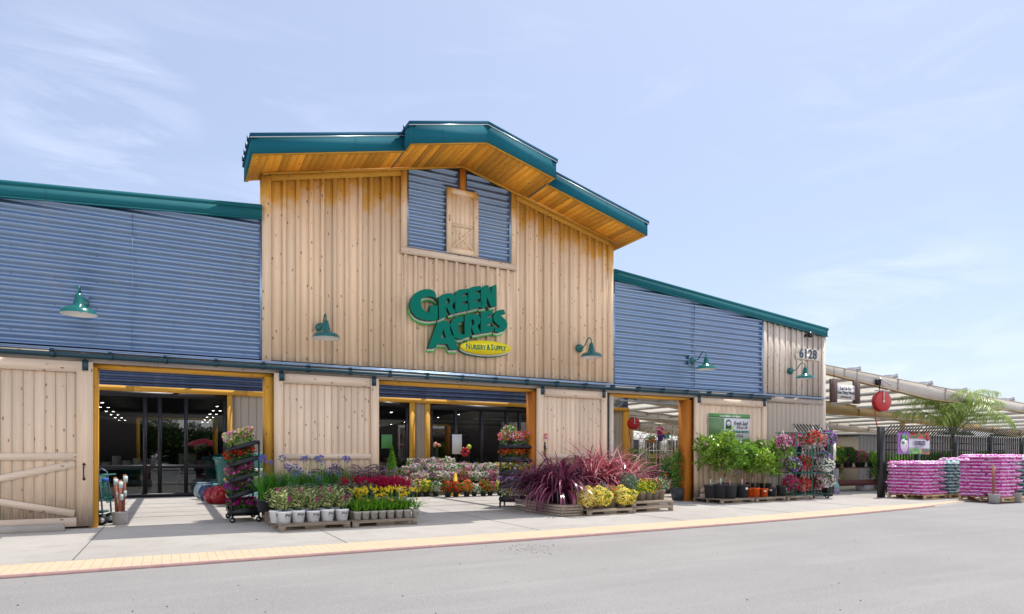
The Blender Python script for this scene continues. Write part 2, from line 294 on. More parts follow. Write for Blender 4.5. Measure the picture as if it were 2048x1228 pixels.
def ground_mat(name, kind):
    m, nt, N, L, b = newmat(name); tc = N.new('ShaderNodeTexCoord'); v = tc.outputs['Object']
    big = noise(N, L, v, .35, 5, .6); mid = noise(N, L, v, 2.2, 6, .65); fine = noise(N, L, v, 70, 3, .7); str_ = noise(N, L, v, 1.0, 5, .6, (.25, 2.2, 1))
    if kind == 'concrete':
        c = mixc(N, L, ramp(N, L, big, .3, .7), (.385, .36, .33), (.49, .465, .43)); c = mixc(N, L, ramp(N, L, mid, .5, .78, (0, 0, 0), (.55, .55, .55)), c, (.28, .245, .205)); c = mixc(N, L, ramp(N, L, noise(N, L, v, 5.5, 7, .75), .60, .70, (0, 0, 0), (.5, .5, .5)), c, (.26, .235, .2)); c = mixc(N, L, ramp(N, L, noise(N, L, v, 1.4, 6, .7, (.25, 1.6, 1)), .60, .74, (0, 0, 0), (.55, .55, .55)), c, (.27, .24, .205)); c = mixc(N, L, ramp(N, L, fine, .35, .75, (.25, .25, .25), (0, 0, 0)), c, (.3, .27, .23)); bs = .25
    else:
        c = mixc(N, L, ramp(N, L, big, .3, .72), (.184, .179, .177), (.238, .232, .228)); c = mixc(N, L, ramp(N, L, str_, .5, .72, (0, 0, 0), (.4, .4, .4)), c, (.30, .29, .285)); c = mixc(N, L, ramp(N, L, mid, .62, .8, (0, 0, 0), (.35, .35, .35)), c, (.19, .18, .18))
        fine2 = noise(N, L, v, 95, 2, .85); c = mixc(N, L, ramp(N, L, fine2, .52, .70, (0, 0, 0), (.9, .9, .9)), c, (.42, .41, .40)); c = mixc(N, L, ramp(N, L, noise(N, L, v, 110, 2, .9, (1, 1.3, 1)), .56, .72, (0, 0, 0), (.8, .8, .8)), c, (.10, .10, .10)); c = mixc(N, L, ramp(N, L, noise(N, L, v, 1.0, 4, .6, (.10, 5, 1)), .58, .72, (0, 0, 0), (.3, .3, .3)), c, (.15, .148, .145)); c = mixc(N, L, ramp(N, L, noise(N, L, v, 3.1, 2, .5), .71, .78, (0, 0, 0), (.4, .4, .4)), c, (.12, .12, .12)); c = mixc(N, L, ramp(N, L, fine, .28, .46, (.7, .7, .7), (0, 0, 0)), c, (.13, .125, .125)); bs = .5
    L.new(c, b.inputs['Base Color']); b.inputs['Roughness'].default_value = .85
    bp = N.new('ShaderNodeBump'); bp.inputs['Strength'].default_value = bs; bp.inputs['Distance'].default_value = .006; L.new(fine, bp.inputs['Height']); L.new(bp.outputs[0], b.inputs['Normal']); return m
CONC = ground_mat('concrete', 'concrete'); ASPH = ground_mat('asphalt', 'asphalt')
def tactile():
    m, nt, N, L, b = newmat('yellow_tactile'); tc = N.new('ShaderNodeTexCoord'); sp = N.new('ShaderNodeSeparateXYZ'); L.new(tc.outputs['Object'], sp.inputs[0])
    sx = mathn(N, L, 'SINE', mathn(N, L, 'MULTIPLY', sp.outputs[0], 2*math.pi/.06)); sy = mathn(N, L, 'SINE', mathn(N, L, 'MULTIPLY', sp.outputs[1], 2*math.pi/.06)); d = ramp(N, L, mathn(N, L, 'MULTIPLY', sx, sy), .15, .7)
    fr = mathn(N, L, 'FRACT', mathn(N, L, 'MULTIPLY', sp.outputs[0], 1/.102)); j = mathn(N, L, 'LESS_THAN', fr, .09); n = noise(N, L, tc.outputs['Object'], 3, 6, .7); dirt = ramp(N, L, noise(N, L, tc.outputs['Object'], 1.7, 8, .8), .52, .68, (0, 0, 0), (.6, .6, .6))
    c = mixc(N, L, n, (.43, .335, .225), (.53, .425, .30)); c = mixc(N, L, mathn(N, L, 'MULTIPLY', d, .25), c, (.62, .50, .35)); c = mixc(N, L, mathn(N, L, 'MULTIPLY', j, .6), c, (.30, .20, .10)); c = mixc(N, L, dirt, c, (.33, .27, .2))
    L.new(c, b.inputs['Base Color']); b.inputs['Roughness'].default_value = .75; bp = N.new('ShaderNodeBump'); bp.inputs['Strength'].default_value = .8; bp.inputs['Distance'].default_value = .005; L.new(d, bp.inputs['Height']); L.new(bp.outputs[0], b.inputs['Normal']); return m
TACT = tactile(); REDL = plain('faded_red_kerb_paint', (.36, .22, .21), .8, 0, .25, 9); CRACK = plain('joint_dark', (.13, .12, .11), .9)
def glassm():
    m, nt, N, L, b = newmat('storefront_glass'); N.remove(b); out = [n for n in N if n.type == 'OUTPUT_MATERIAL'][0]
    t = N.new('ShaderNodeBsdfTransparent'); t.inputs[0].default_value = (.62, .66, .66, 1); g = N.new('ShaderNodeBsdfGlossy'); g.inputs['Roughness'].default_value = .01; g.inputs[0].default_value = (.9, .95, 1, 1)
    f = N.new('ShaderNodeFresnel'); f.inputs[0].default_value = 1.5; k = mathn(N, L, 'MULTIPLY_ADD', f.outputs[0], 1.6, .03); ms = N.new('ShaderNodeMixShader'); L.new(k, ms.inputs[0]); L.new(t.outputs[0], ms.inputs[1]); L.new(g.outputs[0], ms.inputs[2]); L.new(ms.outputs[0], out.inputs[0]); return m
GLASS = glassm()
def emit(name, c, s):
    m, nt, N, L, b = newmat(name); b.inputs['Base Color'].default_value = (*c, 1); b.inputs['Emission Color'].default_value = (*c, 1); b.inputs['Emission Strength'].default_value = s; return m
LIT = emit('lit_lamp', (1, .97, .9), 14)
DIRT = plain('potting_soil', (.045, .03, .02), .95, 0, .3, 20)

# ================================================================ SETTING
def KY(X):   # kerb line
    pts = [(-30, -5.1), (1, -5.06), (6, -5.03), (10, -4.9), (13.2, -4.7), (16, -4.4), (18.3, -4.05), (20.2, -3.6), (24, -3.3), (60, -3.3)]
    for (a, b), (c, d) in zip(pts, pts[1:]):
        if a <= X <= c: return b+(d-b)*(X-a)/(c-a)
    return -3.3
def YW(X): return .74 if X < 15 else max(.02, .8-(X-15)*.8/5.4)      # strip width runs out to the right
mb = MB(); mb.box(-900, -900, -.6, 900, 900, -.03); tag(mb.build('ground_asphalt', ASPH), 'grey asphalt driveway with light aggregate specks in front of the store', None, None, 'structure')
xs = [x for x in np.arange(-30, 60.1, 1.0)]
mb = MB(); poly = [(x, KY(x)) for x in xs]; V = [(x, y, 0) for x, y in poly]+[(x, 34, 0) for x, y in poly]+[(x, y, -.2) for x, y in poly]; n = len(xs)
F = [(i, i+1, n+i+1, n+i) for i in range(n-1)]+[(2*n+i, 2*n+i+1, i+1, i) for i in range(n-1)]; mb.add(V, F)
mb.build('pavement', CONC)['kind'] = 'structure'
mb = MB(); xs2 = [x for x in np.arange(-12, 20.3, .35)]; V = []; F = []
for x in xs2: V += [(x, KY(x)+.03, .006), (x, KY(x)+.07+YW(x), .006)]
F = [(2*i, 2*i+2, 2*i+3, 2*i+1) for i in range(len(xs2)-1)]; mb.add(V, F); mb.build('tactile_strip', TACT)['kind'] = 'structure'
mb = MB(); V = []; xr = [x for x in xs2 if x < 17.5]
for x in xr: V += [(x, KY(x)-.006, -.035), (x, KY(x)-.006, .007), (x, KY(x)+.03, .007)]
F = []
for i in range(len(xr)-1): F += [(3*i, 3*i+3, 3*i+4, 3*i+1), (3*i+1, 3*i+4, 3*i+5, 3*i+2)]
mb.add(V, F); mb.build('red_kerb_line', REDL)['kind'] = 'structure'
mb = MB()
for jx in (-4.2, -1.06, 2.28, 5.6, 8.95, 12.3, 15.6, 19): mb.box(jx-.006, KY(jx)+.88, .001, jx+.006, 8.9, .003)
for jy in (-.12, 2.9, 5.9): mb.box(-8, jy-.005, .001, 19, jy+.005, .0035)
mb.build('pavement_joints', CRACK)['kind'] = 'structure'
# small pebbles and dropped soil crumbs on the asphalt
mb = MB()
for i in range(170):
    if i < 110: cx, cy = G(1060+random.gauss(0, 32), 1092+random.gauss(0, 7)); 
    else: cx, cy = G(random.uniform(0, 2048), random.uniform(1095, 1228) if random.random() < .6 else random.uniform(1040, 1100))
    if cy > KY(cx)-.1: continue
    r = random.uniform(.004, .012); mb.add([(cx-r, cy-r, -.03), (cx+r, cy-r*.6, -.03), (cx+r*.4, cy+r, -.03), (cx, cy, -.03+r)], [(0, 1, 3), (1, 2, 3), (2, 0, 3)])
tag(mb.build('gravel_crumbs', DIRT), 'dark crumbs of soil and grit scattered on the asphalt', 'grit', None, 'stuff')

# ---------------------------------------------------------------- the store front
store = thing('barn_store', 'barn style garden store with pale board gable, blue corrugated wings and teal roof trim', 'store building')
RX, RZ, SL = 5.925, 7.955, .2442           # ridge x, soffit height at wall, slope
def sof(x): return RZ-SL*abs(x-RX)
GL, GR, LEFT, RIGHT = 1.61, 10.24, -7.0, 18.8
def wtop(x): return 6.10-.0852*(GL-x) if x < GL else 6.03-.0852*(x-GR)
# gable core wall
mb = MB(); mb.prism([(GL, 3.16), (GR, 3.16), (GR, sof(GR)+.05), (RX, RZ+.05), (GL, sof(GL)+.05)], .03, .3); BACK = plain('dark_sheathing', (.06, .05, .045), .9); mb.build('gable_wall', BACK, store)
BX0, BX1, BZ0, BZ1 = 4.60, 7.20, 5.90, 9   # hayloft bay
mb = MB(); x = GL+.17; k = 0
def clipped_board(mb, x0, x1, z0, y0, y1, gap=.0):
    top = lambda x: sof(x)-.13
    if x1 <= BX0-.0 or x0 >= BX1+.0: lo = [z0]
    else: lo = [z0]
    inb = not (x1 <= BX0-.1 or x0 >= BX1+.1)
    zt0, zt1 = (top(x0), top(x1)) if not inb else (BZ0-.17, BZ0-.17)
    V = [(x0, y0, z0), (x1, y0, z0), (x1, y0, zt1), (x0, y0, zt0), (x0, y1, z0), (x1, y1, z0), (x1, y1, zt1), (x0, y1, zt0)]
    mb.add(V, [(0, 1, 2, 3), (0, 4, 5, 1), (1, 5, 6, 2), (2, 6, 7, 3), (3, 7, 4, 0)])
bt = MB()
edges = [GL+.15]
while edges[-1] < GR-.3: edges.append(edges[-1]+random.choice((.232, .27, .262, .25, .285)))
edges.append(GR-.13)
for a, b in zip(edges, edges[1:]):
    if a < BX0-.1 < b: clipped_board(mb, a, BX0-.1, 3.2, -.02, .03); clipped_board(mb, BX0-.1, b, 3.2, -.02, .03)
    elif a < BX1+.1 < b: clipped_board(mb, a, BX1+.1, 3.2, -.02, .03); clipped_board(mb, BX1+.1, b, 3.2, -.02, .03)
    else: clipped_board(mb, a+.002, b-.002, 3.2, -.02+random.uniform(-.003, .003), .03)
    if b < GR-.2:
        wd = random.uniform(.028, .036); clipped_board(bt, b-wd, b+wd, 3.2, -.068+random.uniform(-.005, .005), -.015)
mb.build('gable_board', W_PALE, store); bt.build('gable_batten', W_PALE, store)
mb = MB()
mb.box(GL, -.06, 3.165, GL+.16, .03, sof(GL)-.02); mb.box(GL-.012, -.06, 3.165, GL, .3, sof(GL)-.02); mb.box(GR-.14, -.06, 3.165, GR, .03, sof(GR)-.02); mb.box(GR, -.06, 3.165, GR+.012, .3, sof(GR)-.02); build_each(mb, 'corner_board', W_PALE, store)
mb = MB()
for x0, x1 in ((GL+.16, BX0-.12), (BX1+.12, GR-.14)):
    mb.prism([(x0, sof(x0)-.16), (x1, sof(x1)-.16), (x1, sof(x1)-.012), (x0, sof(x0)-.012)], -.075, -.02)
build_each(mb, 'frieze_board', W_FRESHX, store)
# hayloft bay: corrugated panels, trim, centre post, loft door
def corr(mb, x0, x1, zlo, ztop, pitch=.156, amp=.031, y=0., nx=1, ph=0):
    """corrugated sheet, ribs along X; ztop may be a function of x"""
    zt = ztop if callable(ztop) else (lambda x: ztop)
    xs = [x0+(x1-x0)*i/nx for i in range(nx+1)]; zmax = max(zt(x) for x in xs); st = pitch/10; nz = int((zmax-zlo)/st)+2; V = []; F = []; 
    for i, x in enumerate(xs):
        for j in range(nz):
            z = min(zlo+j*st, zt(x)); a = 2*math.pi*(z-zlo)/pitch+ph; V.append((x, y-amp*(math.cos(a)*1.0), z))
    for i in range(len(xs)-1):
        for j in range(nz-1): F.append((i*nz+j, (i+1)*nz+j, (i+1)*nz+j+1, i*nz+j+1))
    mb.add(V, F)
mb = MB(); corr(mb, BX0+.04, 5.845, BZ0+.03, lambda x: sof(x)-.02, y=-.03, nx=8); corr(mb, 6.02, BX1-.04, BZ0+.03, lambda x: sof(x)-.02, y=-.03, nx=8); build_each(mb, 'loft_corrugated_panel', CORR, store, smooth=True)
mb = MB()
for x0, x1 in ((BX0-.005, BX0+.04), (5.82, 5.86), (6.0, 6.04), (BX1-.04, BX1+.005)): mb.box(x0, -.075, BZ0, x1, 0, sof(x0)-.015)
mb.box(BX0+.04, -.075, BZ0-.005, BX1-.04, -.0, BZ0+.035); build_each(mb, 'loft_panel_trim', CORR, store)
mb = MB(); mb.box(BX0-.135, -.085, BZ0-.02, BX0-.005, -.02, sof(BX0-.13)-.02); mb.box(BX1+.005, -.085, BZ0-.02, BX1+.135, -.02, sof(BX1+.13)-.02); build_each(mb, 'loft_trim', W_PALE, store); mb = MB(); mb.box(5.86, -.1, 7.36, 6.0, -.0, RZ-.03); mb.build('loft_centre_post', W_ORANGE, store)
mb = MB(); mb.box(BX0-.135, -.09, BZ0-.16, BX1+.135, -.02, BZ0-.0205); mb.build('loft_sill', W_DOORX, store)
ld = thing('x', None, None); bpy.data.objects.remove(ld)
DX0, DX1, DZ0, DZ1 = 5.53, 6.31, 5.905, 7.38
mb = MB()
for i in range(5): a = DX0+.1+(DX1-DX0-.2)*i/5; mb.box(a+.002, -.10, DZ0+.1, a+(DX1-DX0-.2)/5-.002, -.06, DZ1-.1)
ldo = mb.build('loft_door', W_PALE, store)
mb = MB(); mb.box(DX0, -.13, DZ0, DX0+.11, -.06, DZ1); mb.box(DX1-.11, -.13, DZ0, DX1, -.06, DZ1); mb.box(DX0+.11, -.128, DZ0, DX1-.11, -.062, DZ0+.12); mb.box(DX0+.11, -.128, DZ1-.12, DX1-.11, -.062, DZ1)
mb.box(DX0+.11, -.124, 6.52, DX1-.11, -.1, 6.59); mb.build('door_frame', W_PALE, ldo)
mb = MB(); mb.beam((DX0+.14, -.113, 6.04), (DX1-.14, -.113, 6.50), .05, .022, up=(0, -1, 0)); mb.beam((DX1-.14, -.108, 6.04), (DX0+.14, -.108, 6.50), .05, .022, up=(0, -1, 0)); mb.build('cross_brace', W_PALE, ldo)
mb = MB(); mb.tube([(DX0+.05, -.135, 6.62), (DX0+.05, -.16, 6.65), (DX0+.05, -.16, 6.72), (DX0+.05, -.135, 6.75)], .008, 6); mb.build('pull_handle', BLACK, ldo)
# gable roof: two lower wings and a prow-like centre section
roof = thing('x', None, None); bpy.data.objects.remove(roof)
YL, YC, FH = -1.06, -1.40, .27
CX0, CX1 = RX-1.695, RX+1.695; EX0, EX1 = 1.30, 10.55
def slab(mb, x0, x1, y0, y1, o0, o1, m=0):      # sloping slab between offsets above the soffit plane
    V = [(x, y, sof(x)+o) for o in (o0, o1) for y in (y0, y1) for x in (x0, x1)]
    mb.add(V, [(0, 2, 3, 1), (4, 5, 7, 6), (0, 1, 5, 4), (2, 6, 7, 3), (0, 4, 6, 2), (1, 3, 7, 5)], m)
mb = MB()
for x0, x1, y0 in ((EX0+.02, CX0, YL+.02), (CX0, RX, YC+.02), (RX, CX1, YC+.02), (CX1, EX1-.02, YL+.02)):
    nb = int((x1-x0)/.135)
    for i in range(nb): a = x0+(x1-x0)*i/nb; b = x0+(x1-x0)*(i+1)/nb; slab(mb, a+.0015, b-.0015, y0, .30, -.012+random.uniform(0, .002), .006)
sf = mb.build('soffit', W_SOFF, store)
mb = MB()
for x0, x1, y0 in ((EX0+.02, CX0, YL), (CX0, RX, YC), (RX, CX1, YC), (CX1, EX1-.02, YL)): slab(mb, x0, x1, y0+.02, y0+.075, -.035, -.0125)
slab(mb, EX0+.02, EX0+.08, YL+.076, .3, -.035, -.0125); slab(mb, EX1-.08, EX1-.02, YL+.076, .3, -.035, -.0125); slab(mb, CX1-.05, CX1-.003, YC+.076, YL+.02, -.034, -.0125); slab(mb, CX0+.003, CX0+.05, YC+.076, YL+.02, -.034, -.0125)
slab(mb, GL, RX, -.145, -.076, -.05, -.0125); slab(mb, RX, GR, -.145, -.076, -.05, -.0125)
build_each(mb, 'soffit_trim', W_FRESHX, store)
mb = MB()
slab(mb, EX0, CX0, YL, YL+.02, -.02, FH); slab(mb, CX1, EX1, YL, YL+.02, -.02, FH); slab(mb, EX0, EX0+.02, YL+.02, .31, -.02, FH); slab(mb, EX1-.02, EX1, YL+.02, .31, -.02, FH)
slab(mb, CX0, RX, YC, YC+.02, -.02, FH+.07); slab(mb, RX, CX1, YC, YC+.02, -.02, FH+.07)
slab(mb, CX0-.02, CX0, YC, .31, -.02, FH+.07); slab(mb, CX1, CX1+.02, YC, .31, -.02, FH+.07); build_each(mb, 'roof_fascia', TEAL, store)
mb = MB()
slab(mb, EX0-.03, CX0-.02, YL-.03, .32, FH, FH+.075); slab(mb, CX1+.02, EX1+.03, YL-.03, .32, FH, FH+.075)
slab(mb, CX0-.05, RX, YC-.03, .32, FH+.07, FH+.145); slab(mb, RX, CX1+.05, YC-.03, .32, FH+.07, FH+.145)
mb.build('metal_roof', plain('blue_teal_roof_edge', (.006, .085, .155), .85, 0, .05, 2, 0, .25), store)
mb = MB()
for x0, x1, y0, o in ((EX0-.032, CX0-.02, YL-.034, FH-.004), (CX1+.02, EX1+.032, YL-.034, FH-.004), (CX0-.052, RX, YC-.034, FH+.066), (RX, CX1+.052, YC-.034, FH+.066)): slab(mb, x0, x1, y0, y0+.006, o-.008, o+.008)
mb.build('drip_edge', plain('pale_drip_edge', (.55, .6, .6), .3, .4), store)
mb = MB()
for yy in np.arange(YL+.2, .3, .3): slab(mb, EX0-.06, EX0-.028, yy, yy+.025, FH+.02, FH+.12)
for yy in np.arange(YC+.25, .3, .3): slab(mb, CX0-.075, CX0-.05, yy, yy+.025, FH+.08, FH+.19)
build_each(mb, 'standing_seam', TEALD, store)
# wings
LX0, LX1 = LEFT, GL; CORX = 15.88
for nm, x0, x1 in (('left', LX0, LX1), ('right', GR, RIGHT)):
    mb = MB(); mb.prism([(x0, 3.16), (x1, 3.16), (x1, wtop(x1-1e-4 if nm == 'left' else x1)), (x0, wtop(x0 if nm == 'left' else x0+1e-4))], .03, .3)
    mb.build('wing_wall', BACK, store)
WT = lambda x: (6.245-.0838*(GL-x) if x < GL+.01 else 6.172-.0865*(x-GR))      # top of wing fascia
mb = MB(); nseg = 40
corr(mb, LX0+.03, LX1-.055, 3.20, lambda x: WT(x)-.25, y=-.03, nx=nseg); corr(mb, GR+.06, CORX-.035, 3.20, lambda x: WT(x)-.25, y=-.03, nx=nseg); build_each(mb, 'corrugated_panel', CORR, store, smooth=True)
mb = MB(); mb.box(LX1-.055, -.065, 3.20, LX1-.0125, .02, WT(LX1)-.25); mb.box(GR+.0125, -.065, 3.20, GR+.055, .02, WT(GR)-.25); mb.box(CORX-.035, -.065, 3.20, CORX+.01, .02, WT(CORX)-.25); build_each(mb, 'panel_trim', CORR, store)
for sx in (-4.6, -1.9, 12.6, 15.4, 17.9):
    m = MB(); m.box(sx, -.1035, WT(sx)-.268, sx+.006, -.1, WT(sx)-.075); m.build('trim_seam', TEALD, store)
for sx, yy in ((3.2, YL), (9.3, YL), (7.0, YC), (4.9, YC)):
    m = MB(); m.box(sx, yy-.0025, sof(sx)+.0, sx+.006, yy+.001, sof(sx)+FH-.02); m.build('trim_seam', TEALD, store)
# seams and screws of the corrugated sheet
mb = MB()
sm = MB()
for sx in (-.62, 13.1, -3.6): sm = MB(); sm.box(sx, -.0625, 3.25, sx+.006, -.03, WT(sx)-.3); sm.build('lap_seam', CORR, store)
for sx in np.arange(-3, 15.8, .61):
    if GL-.1 < sx < GR+.1: continue
    for k in range(int((WT(sx)-3.7)/.468)):
        z = 3.2+.078+.468*k+.156*((int(sx*10)) % 2); mb.box(sx-.007, -.06, z-.007, sx+.007, -.05, z+.007)
mb.build('sheet_screws', TEALD, store)
def wslab(mb, x0, x1, y0, y1, o0, o1):
    V = [(x, y, WT(x)+o) for o in (o0, o1) for y in (y0, y1) for x in (x0, x1)]
    mb.add(V, [(0, 2, 3, 1), (4, 5, 7, 6), (0, 1, 5, 4), (2, 6, 7, 3), (0, 4, 6, 2), (1, 3, 7, 5)])
mb = MB(); wslab(mb, LX0, LX1-.013, -.1, .0295, -.27, -.07); wslab(mb, GR+.013, RIGHT+.05, -.1, .0295, -.27, -.07); build_each(mb, 'wing_fascia', TEALG, store)
mb = MB(); wslab(mb, LX0, LX1-.013, -.125, .4, -.07, .005); wslab(mb, GR+.013, RIGHT+.07, -.125, .4, -.07, .005); wslab(mb, LX0, LX1-.013, -.112, -.098, -.285, -.262); wslab(mb, GR+.013, RIGHT+.06, -.112, -.098, -.285, -.262); build_each(mb, 'wing_roof_cap', TEALG, store)
# right end: grey weathered board and batten, beige siding below
mb = MB(); bt = MB(); x = CORX+.02
ed = list(np.arange(CORX+.02, RIGHT-.2, .262))+[RIGHT-.16]
for a, b in zip(ed, ed[1:]):
    mb.prism([(a+.002, 3.2), (b-.002, 3.2), (b-.002, WT(b)-.262), (a+.002, WT(a)-.262)], -.02+random.uniform(-.003, .003), .029)
    if b < RIGHT-.2: bt.prism([(b-.03, 3.2), (b+.03, 3.2), (b+.03, WT(b)-.262), (b-.03, WT(b)-.262)], -.052, -.0205)
mb.build('end_board', W_GREYZ, store); bt.build('end_batten', W_GREYZ, store)
mb = MB(); mb.box(RIGHT-.155, -.06, 0, RIGHT+.0, .03, WT(RIGHT)-.262); mb.box(RIGHT, -.06, 0, RIGHT+.015, .32, WT(RIGHT)-.262); mb.box(CORX+.012, -.06, 3.165, CORX+.16, -.0205, WT(CORX)-.262); build_each(mb, 'end_corner_board', W_GREYZ, store)
def ribbed(mb, x0, x1, z0, z1, y, pitch=.2, m=0):
    x = x0; V = []; 
    prof = []
    while x < x1-1e-6:
        for dx, dy in ((0, 0), (.014, -.0), (.02, .02), (.045, .02), (.051, 0)):
            if x+dx <= x1: prof.append((x+dx, y+dy))
        x += pitch
    prof.append((x1, y)); n = len(prof)
    mb.add([(a, b, z0) for a, b in prof]+[(a, b, z1) for a, b in prof], [(i, i+1, n+i+1, n+i) for i in range(n-1)], m)
mb = MB(); ribbed(mb, 16.06, RIGHT-.155, .05, 2.92, -.045); mb.box(16.06, 0, 0, RIGHT, .3, 3.16); mb.build('beige_siding', BEIGE, store)
# header: ledge flashing, grey board, track behind doors
mb = MB(); mb.box(LEFT, -.16, 3.135, RIGHT-.15, -.0, 3.16); mb.box(LEFT, -.165, 3.105, RIGHT-.15, -.15, 3.135); build_each(mb, 'ledge_flashing', CORR, store)
mb = MB(); xx = LEFT
while xx < RIGHT-.3:
    L_ = min(random.uniform(2.4, 4.2), RIGHT-.16-xx); mb.box(xx+.002, -.10, 2.93, xx+L_-.002, -.0, 3.104); xx += L_
build_each(mb, 'header_board', W_GREYX, store)
# openings: (x0,x1)
O1 = (PX(203, .3), PX(533, -.0)-.02); O1 = (-1.16, 1.655); O2 = (3.98, 7.83); O3 = (10.27, 12.83)
mb = MB()
for a, b in (O1, O2, O3): mb.box(a-.15, .0, 2.86, b+.15, .3, 2.925)
build_each(mb, 'opening_header', W_FRESHX, store)
def post(x0, x1, mat, nm='opening_post', y0=-.035, y1=.3, z1=2.859):
    m = MB(); m.box(x0, y0, .0, x1, y1, z1); return m.build(nm, mat, store)
post(O1[0]-.13, O1[0], W_FRESH); post(O1[1], O1[1]+.19, W_FRESH); post(O2[0]-.15, O2[0], W_FRESH); post(O2[1], O2[1]+.17, W_ORANGE); post(O3[0]-.12, O3[0]+.0, W_GREYZ); post(O3[1], O3[1]+.22, W_ORANGE)
# solid wall behind the closed parts
mb = MB()
for a, b in ((LEFT, O1[0]-.13), (O1[1]+.19, O2[0]-.15), (O2[1]+.17, O3[0]-.12), (O3[1]+.22, 16.06)): mb.box(a, .0, 0, b, .3, 2.92)
mb.box(LEFT, .02, 2.925, 16.06, .3, 3.15); build_each(mb, 'lower_wall', BACK, store)

# ---------------------------------------------------------------- sliding barn doors, track
tr = thing('door_track', 'long dark teal sliding door rail running across the store front above the openings', 'door track')
mb = MB(); mb.box(-6.9, -.235, 3.0, 16.05, -.165, 3.065); mb.box(-6.9, -.215, 2.985, 16.05, -.185, 2.9995); mb.build('rail', TEALD, tr)
bx = PX(115.6, -.15); brk = MB(); brk.box(-.035, -.25, 2.985, .035, -.1, 3.085); brk.box(-.028, -.255, 3.0855, .028, -.1, 3.12); b0 = None
for k in range(-5, 22):
    X = -1.80+.852*k
    if X > 16.0 or X < -6.8: continue
    if b0 is None: b0 = brk.build('rail_bracket', TEALD, tr); b0.location = (X, 0, 0)
    else: c = b0.copy(); C.objects.link(c); c.location = (X, 0, 0)
def barn_door(x0, x1, label, handle=None, dirn=1, z1=2.93, broad=.17, nb=13, mirror=False):
    t = thing('barn_door', label, 'barn door', ((x0+x1)/2, -.12, 0)); cx = (x0+x1)/2; a = x0-cx; b = x1-cx; st = broad
    mb = MB(); wd = (b-a-2*st)/nb
    for i in range(nb): mb.box(a+st+wd*i+.003, -.012+random.uniform(-.003, .003), .06, a+st+wd*(i+1)-.003, .015, z1-.16)
    mb.build('plank_panel', W_DOOR, t)
    mb = MB(); mb.box(a, -.05, .045, a+st, .02, z1); mb.box(b-st, -.05, .045, b, .02, z1); mb.build('stile', W_DOOR, t)
    mb = MB(); mb.box(a+st, -.048, z1-.19, b-st, .018, z1-.001); mb.box(a+st, -.048, .046, b-st, .018, .2); mb.build('rail', W_DOORX, t)
    mb = MB(); mb.box(a+st, -.046, 1.20, b-st, -.013, 1.325); mb.build('middle_rail', W_DOORX, t)
    mb = MB()
    if mirror == 'K': mb.beam((a+.9, -.032, .74), (b-st-.03, -.032, 1.13), .12, .024, up=(0, -1, 0)); mb.beam((a+.9, -.0325, .66), (b-st-.03, -.0325, .27), .12, .024, up=(0, -1, 0))
    else: p = (a+st, b-st) if not mirror else (b-st, a+st); mb.beam((p[0]+(.04 if not mirror else -.04), -.032, 1.13), (p[1]+(-.04 if not mirror else .04), -.032, .27), .12, .024, up=(0, -1, 0))
    # beam() puts width along the third axis; braces sit flat on the planks
    mb.build('diagonal_brace', W_DOORX, t)
    for hx in (a+.14, b-.11):
        m = MB(); m.box(hx-.045, -.075, z1-.15, hx+.045, -.051, z1+.03); m.box(hx-.02, -.085, z1+.03, hx+.02, -.055, z1+.10); m.build('roller_hanger', TEALD, t)
    if handle is not None:
        hx = handle-cx; m = MB(); m.tube([(hx, -.055, 1.12), (hx, -.10, 1.08), (hx, -.11, 1.0), (hx, -.10, .92), (hx, -.055, .88)], .011, 8)
        for zz in (1.13, .87): m.add([(hx-.03, -.056, zz), (hx, -.056, zz-.03), (hx+.03, -.056, zz), (hx, -.056, zz+.03)], [(0, 1, 2, 3)])
        m.build('door_handle', BLACK, t)
    return t
d2 = (PX(548, -.14), PX(757, -.14)); d3 = (PX(1074, -.14), PX(1213, -.14)); d4 = (PX(1389, -.14), PX(1532, -.14)); d1r = PX(186, -.14)
barn_door(d1r-2.9, d1r, 'weathered sliding barn door at the far left with K shaped bracing and black pull', handle=d1r-.13, mirror='K', broad=.24, nb=16)
barn_door(d2[0], d2[1], 'wide sliding barn door behind the blue agapanthus and red astilbe pots')
barn_door(d3[0], d3[1], 'sliding barn door behind the purple cordylines', nb=13)
barn_door(d4[0], d4[1], 'sliding barn door carrying the green sod poster, behind the potted trees', handle=d4[0]+.1, nb=12, mirror=True)

# ---------------------------------------------------------------- recessed storefront (inner wall)
IY = 9.0
inn = thing('recessed_shopfront', 'recessed inner shopfront of dark glass doors and yellow beams behind the open barn doors', 'shopfront', (0, IY, 0))
def ib(nm, mat, *bx_):
    m = MB()
    for b in bx_: m.box(*b)
    return m.build(nm, mat, inn)
ix = lambda px: PX(px, IY)
ib('cross_beam', W_FRESHX, *[(x0, -.1, 3.24, x1-.01, .05, 3.40) for x0, x1 in ((-4.5, -1.), (-1., 2.2), (2.2, 6), (6, 9.4), (9.4, 12.6), (12.6, ix(1256)))])
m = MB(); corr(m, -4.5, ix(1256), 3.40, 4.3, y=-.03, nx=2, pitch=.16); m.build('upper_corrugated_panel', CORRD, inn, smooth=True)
pp = [ix(454)-.0, ix(464), ix(818), ix(828.5), ix(849), ix(858.5), ix(1245), ix(1256)]
for a, b in zip(pp[::2], pp[1::2]): m = MB(); m.box(a, -.09, 0, b, .06, 3.239); m.build('yellow_post', W_FRESH, inn)
m = MB(); ribbed(m, pp[1], 6.15, 0, 3.239, 0, .24); ribbed(m, pp[3], pp[4], 0, 3.239, 0, .24); ribbed(m, 13.2, pp[6], 0, 3.239, 0, .2); build_each(m, 'beige_siding', BEIGE, inn)
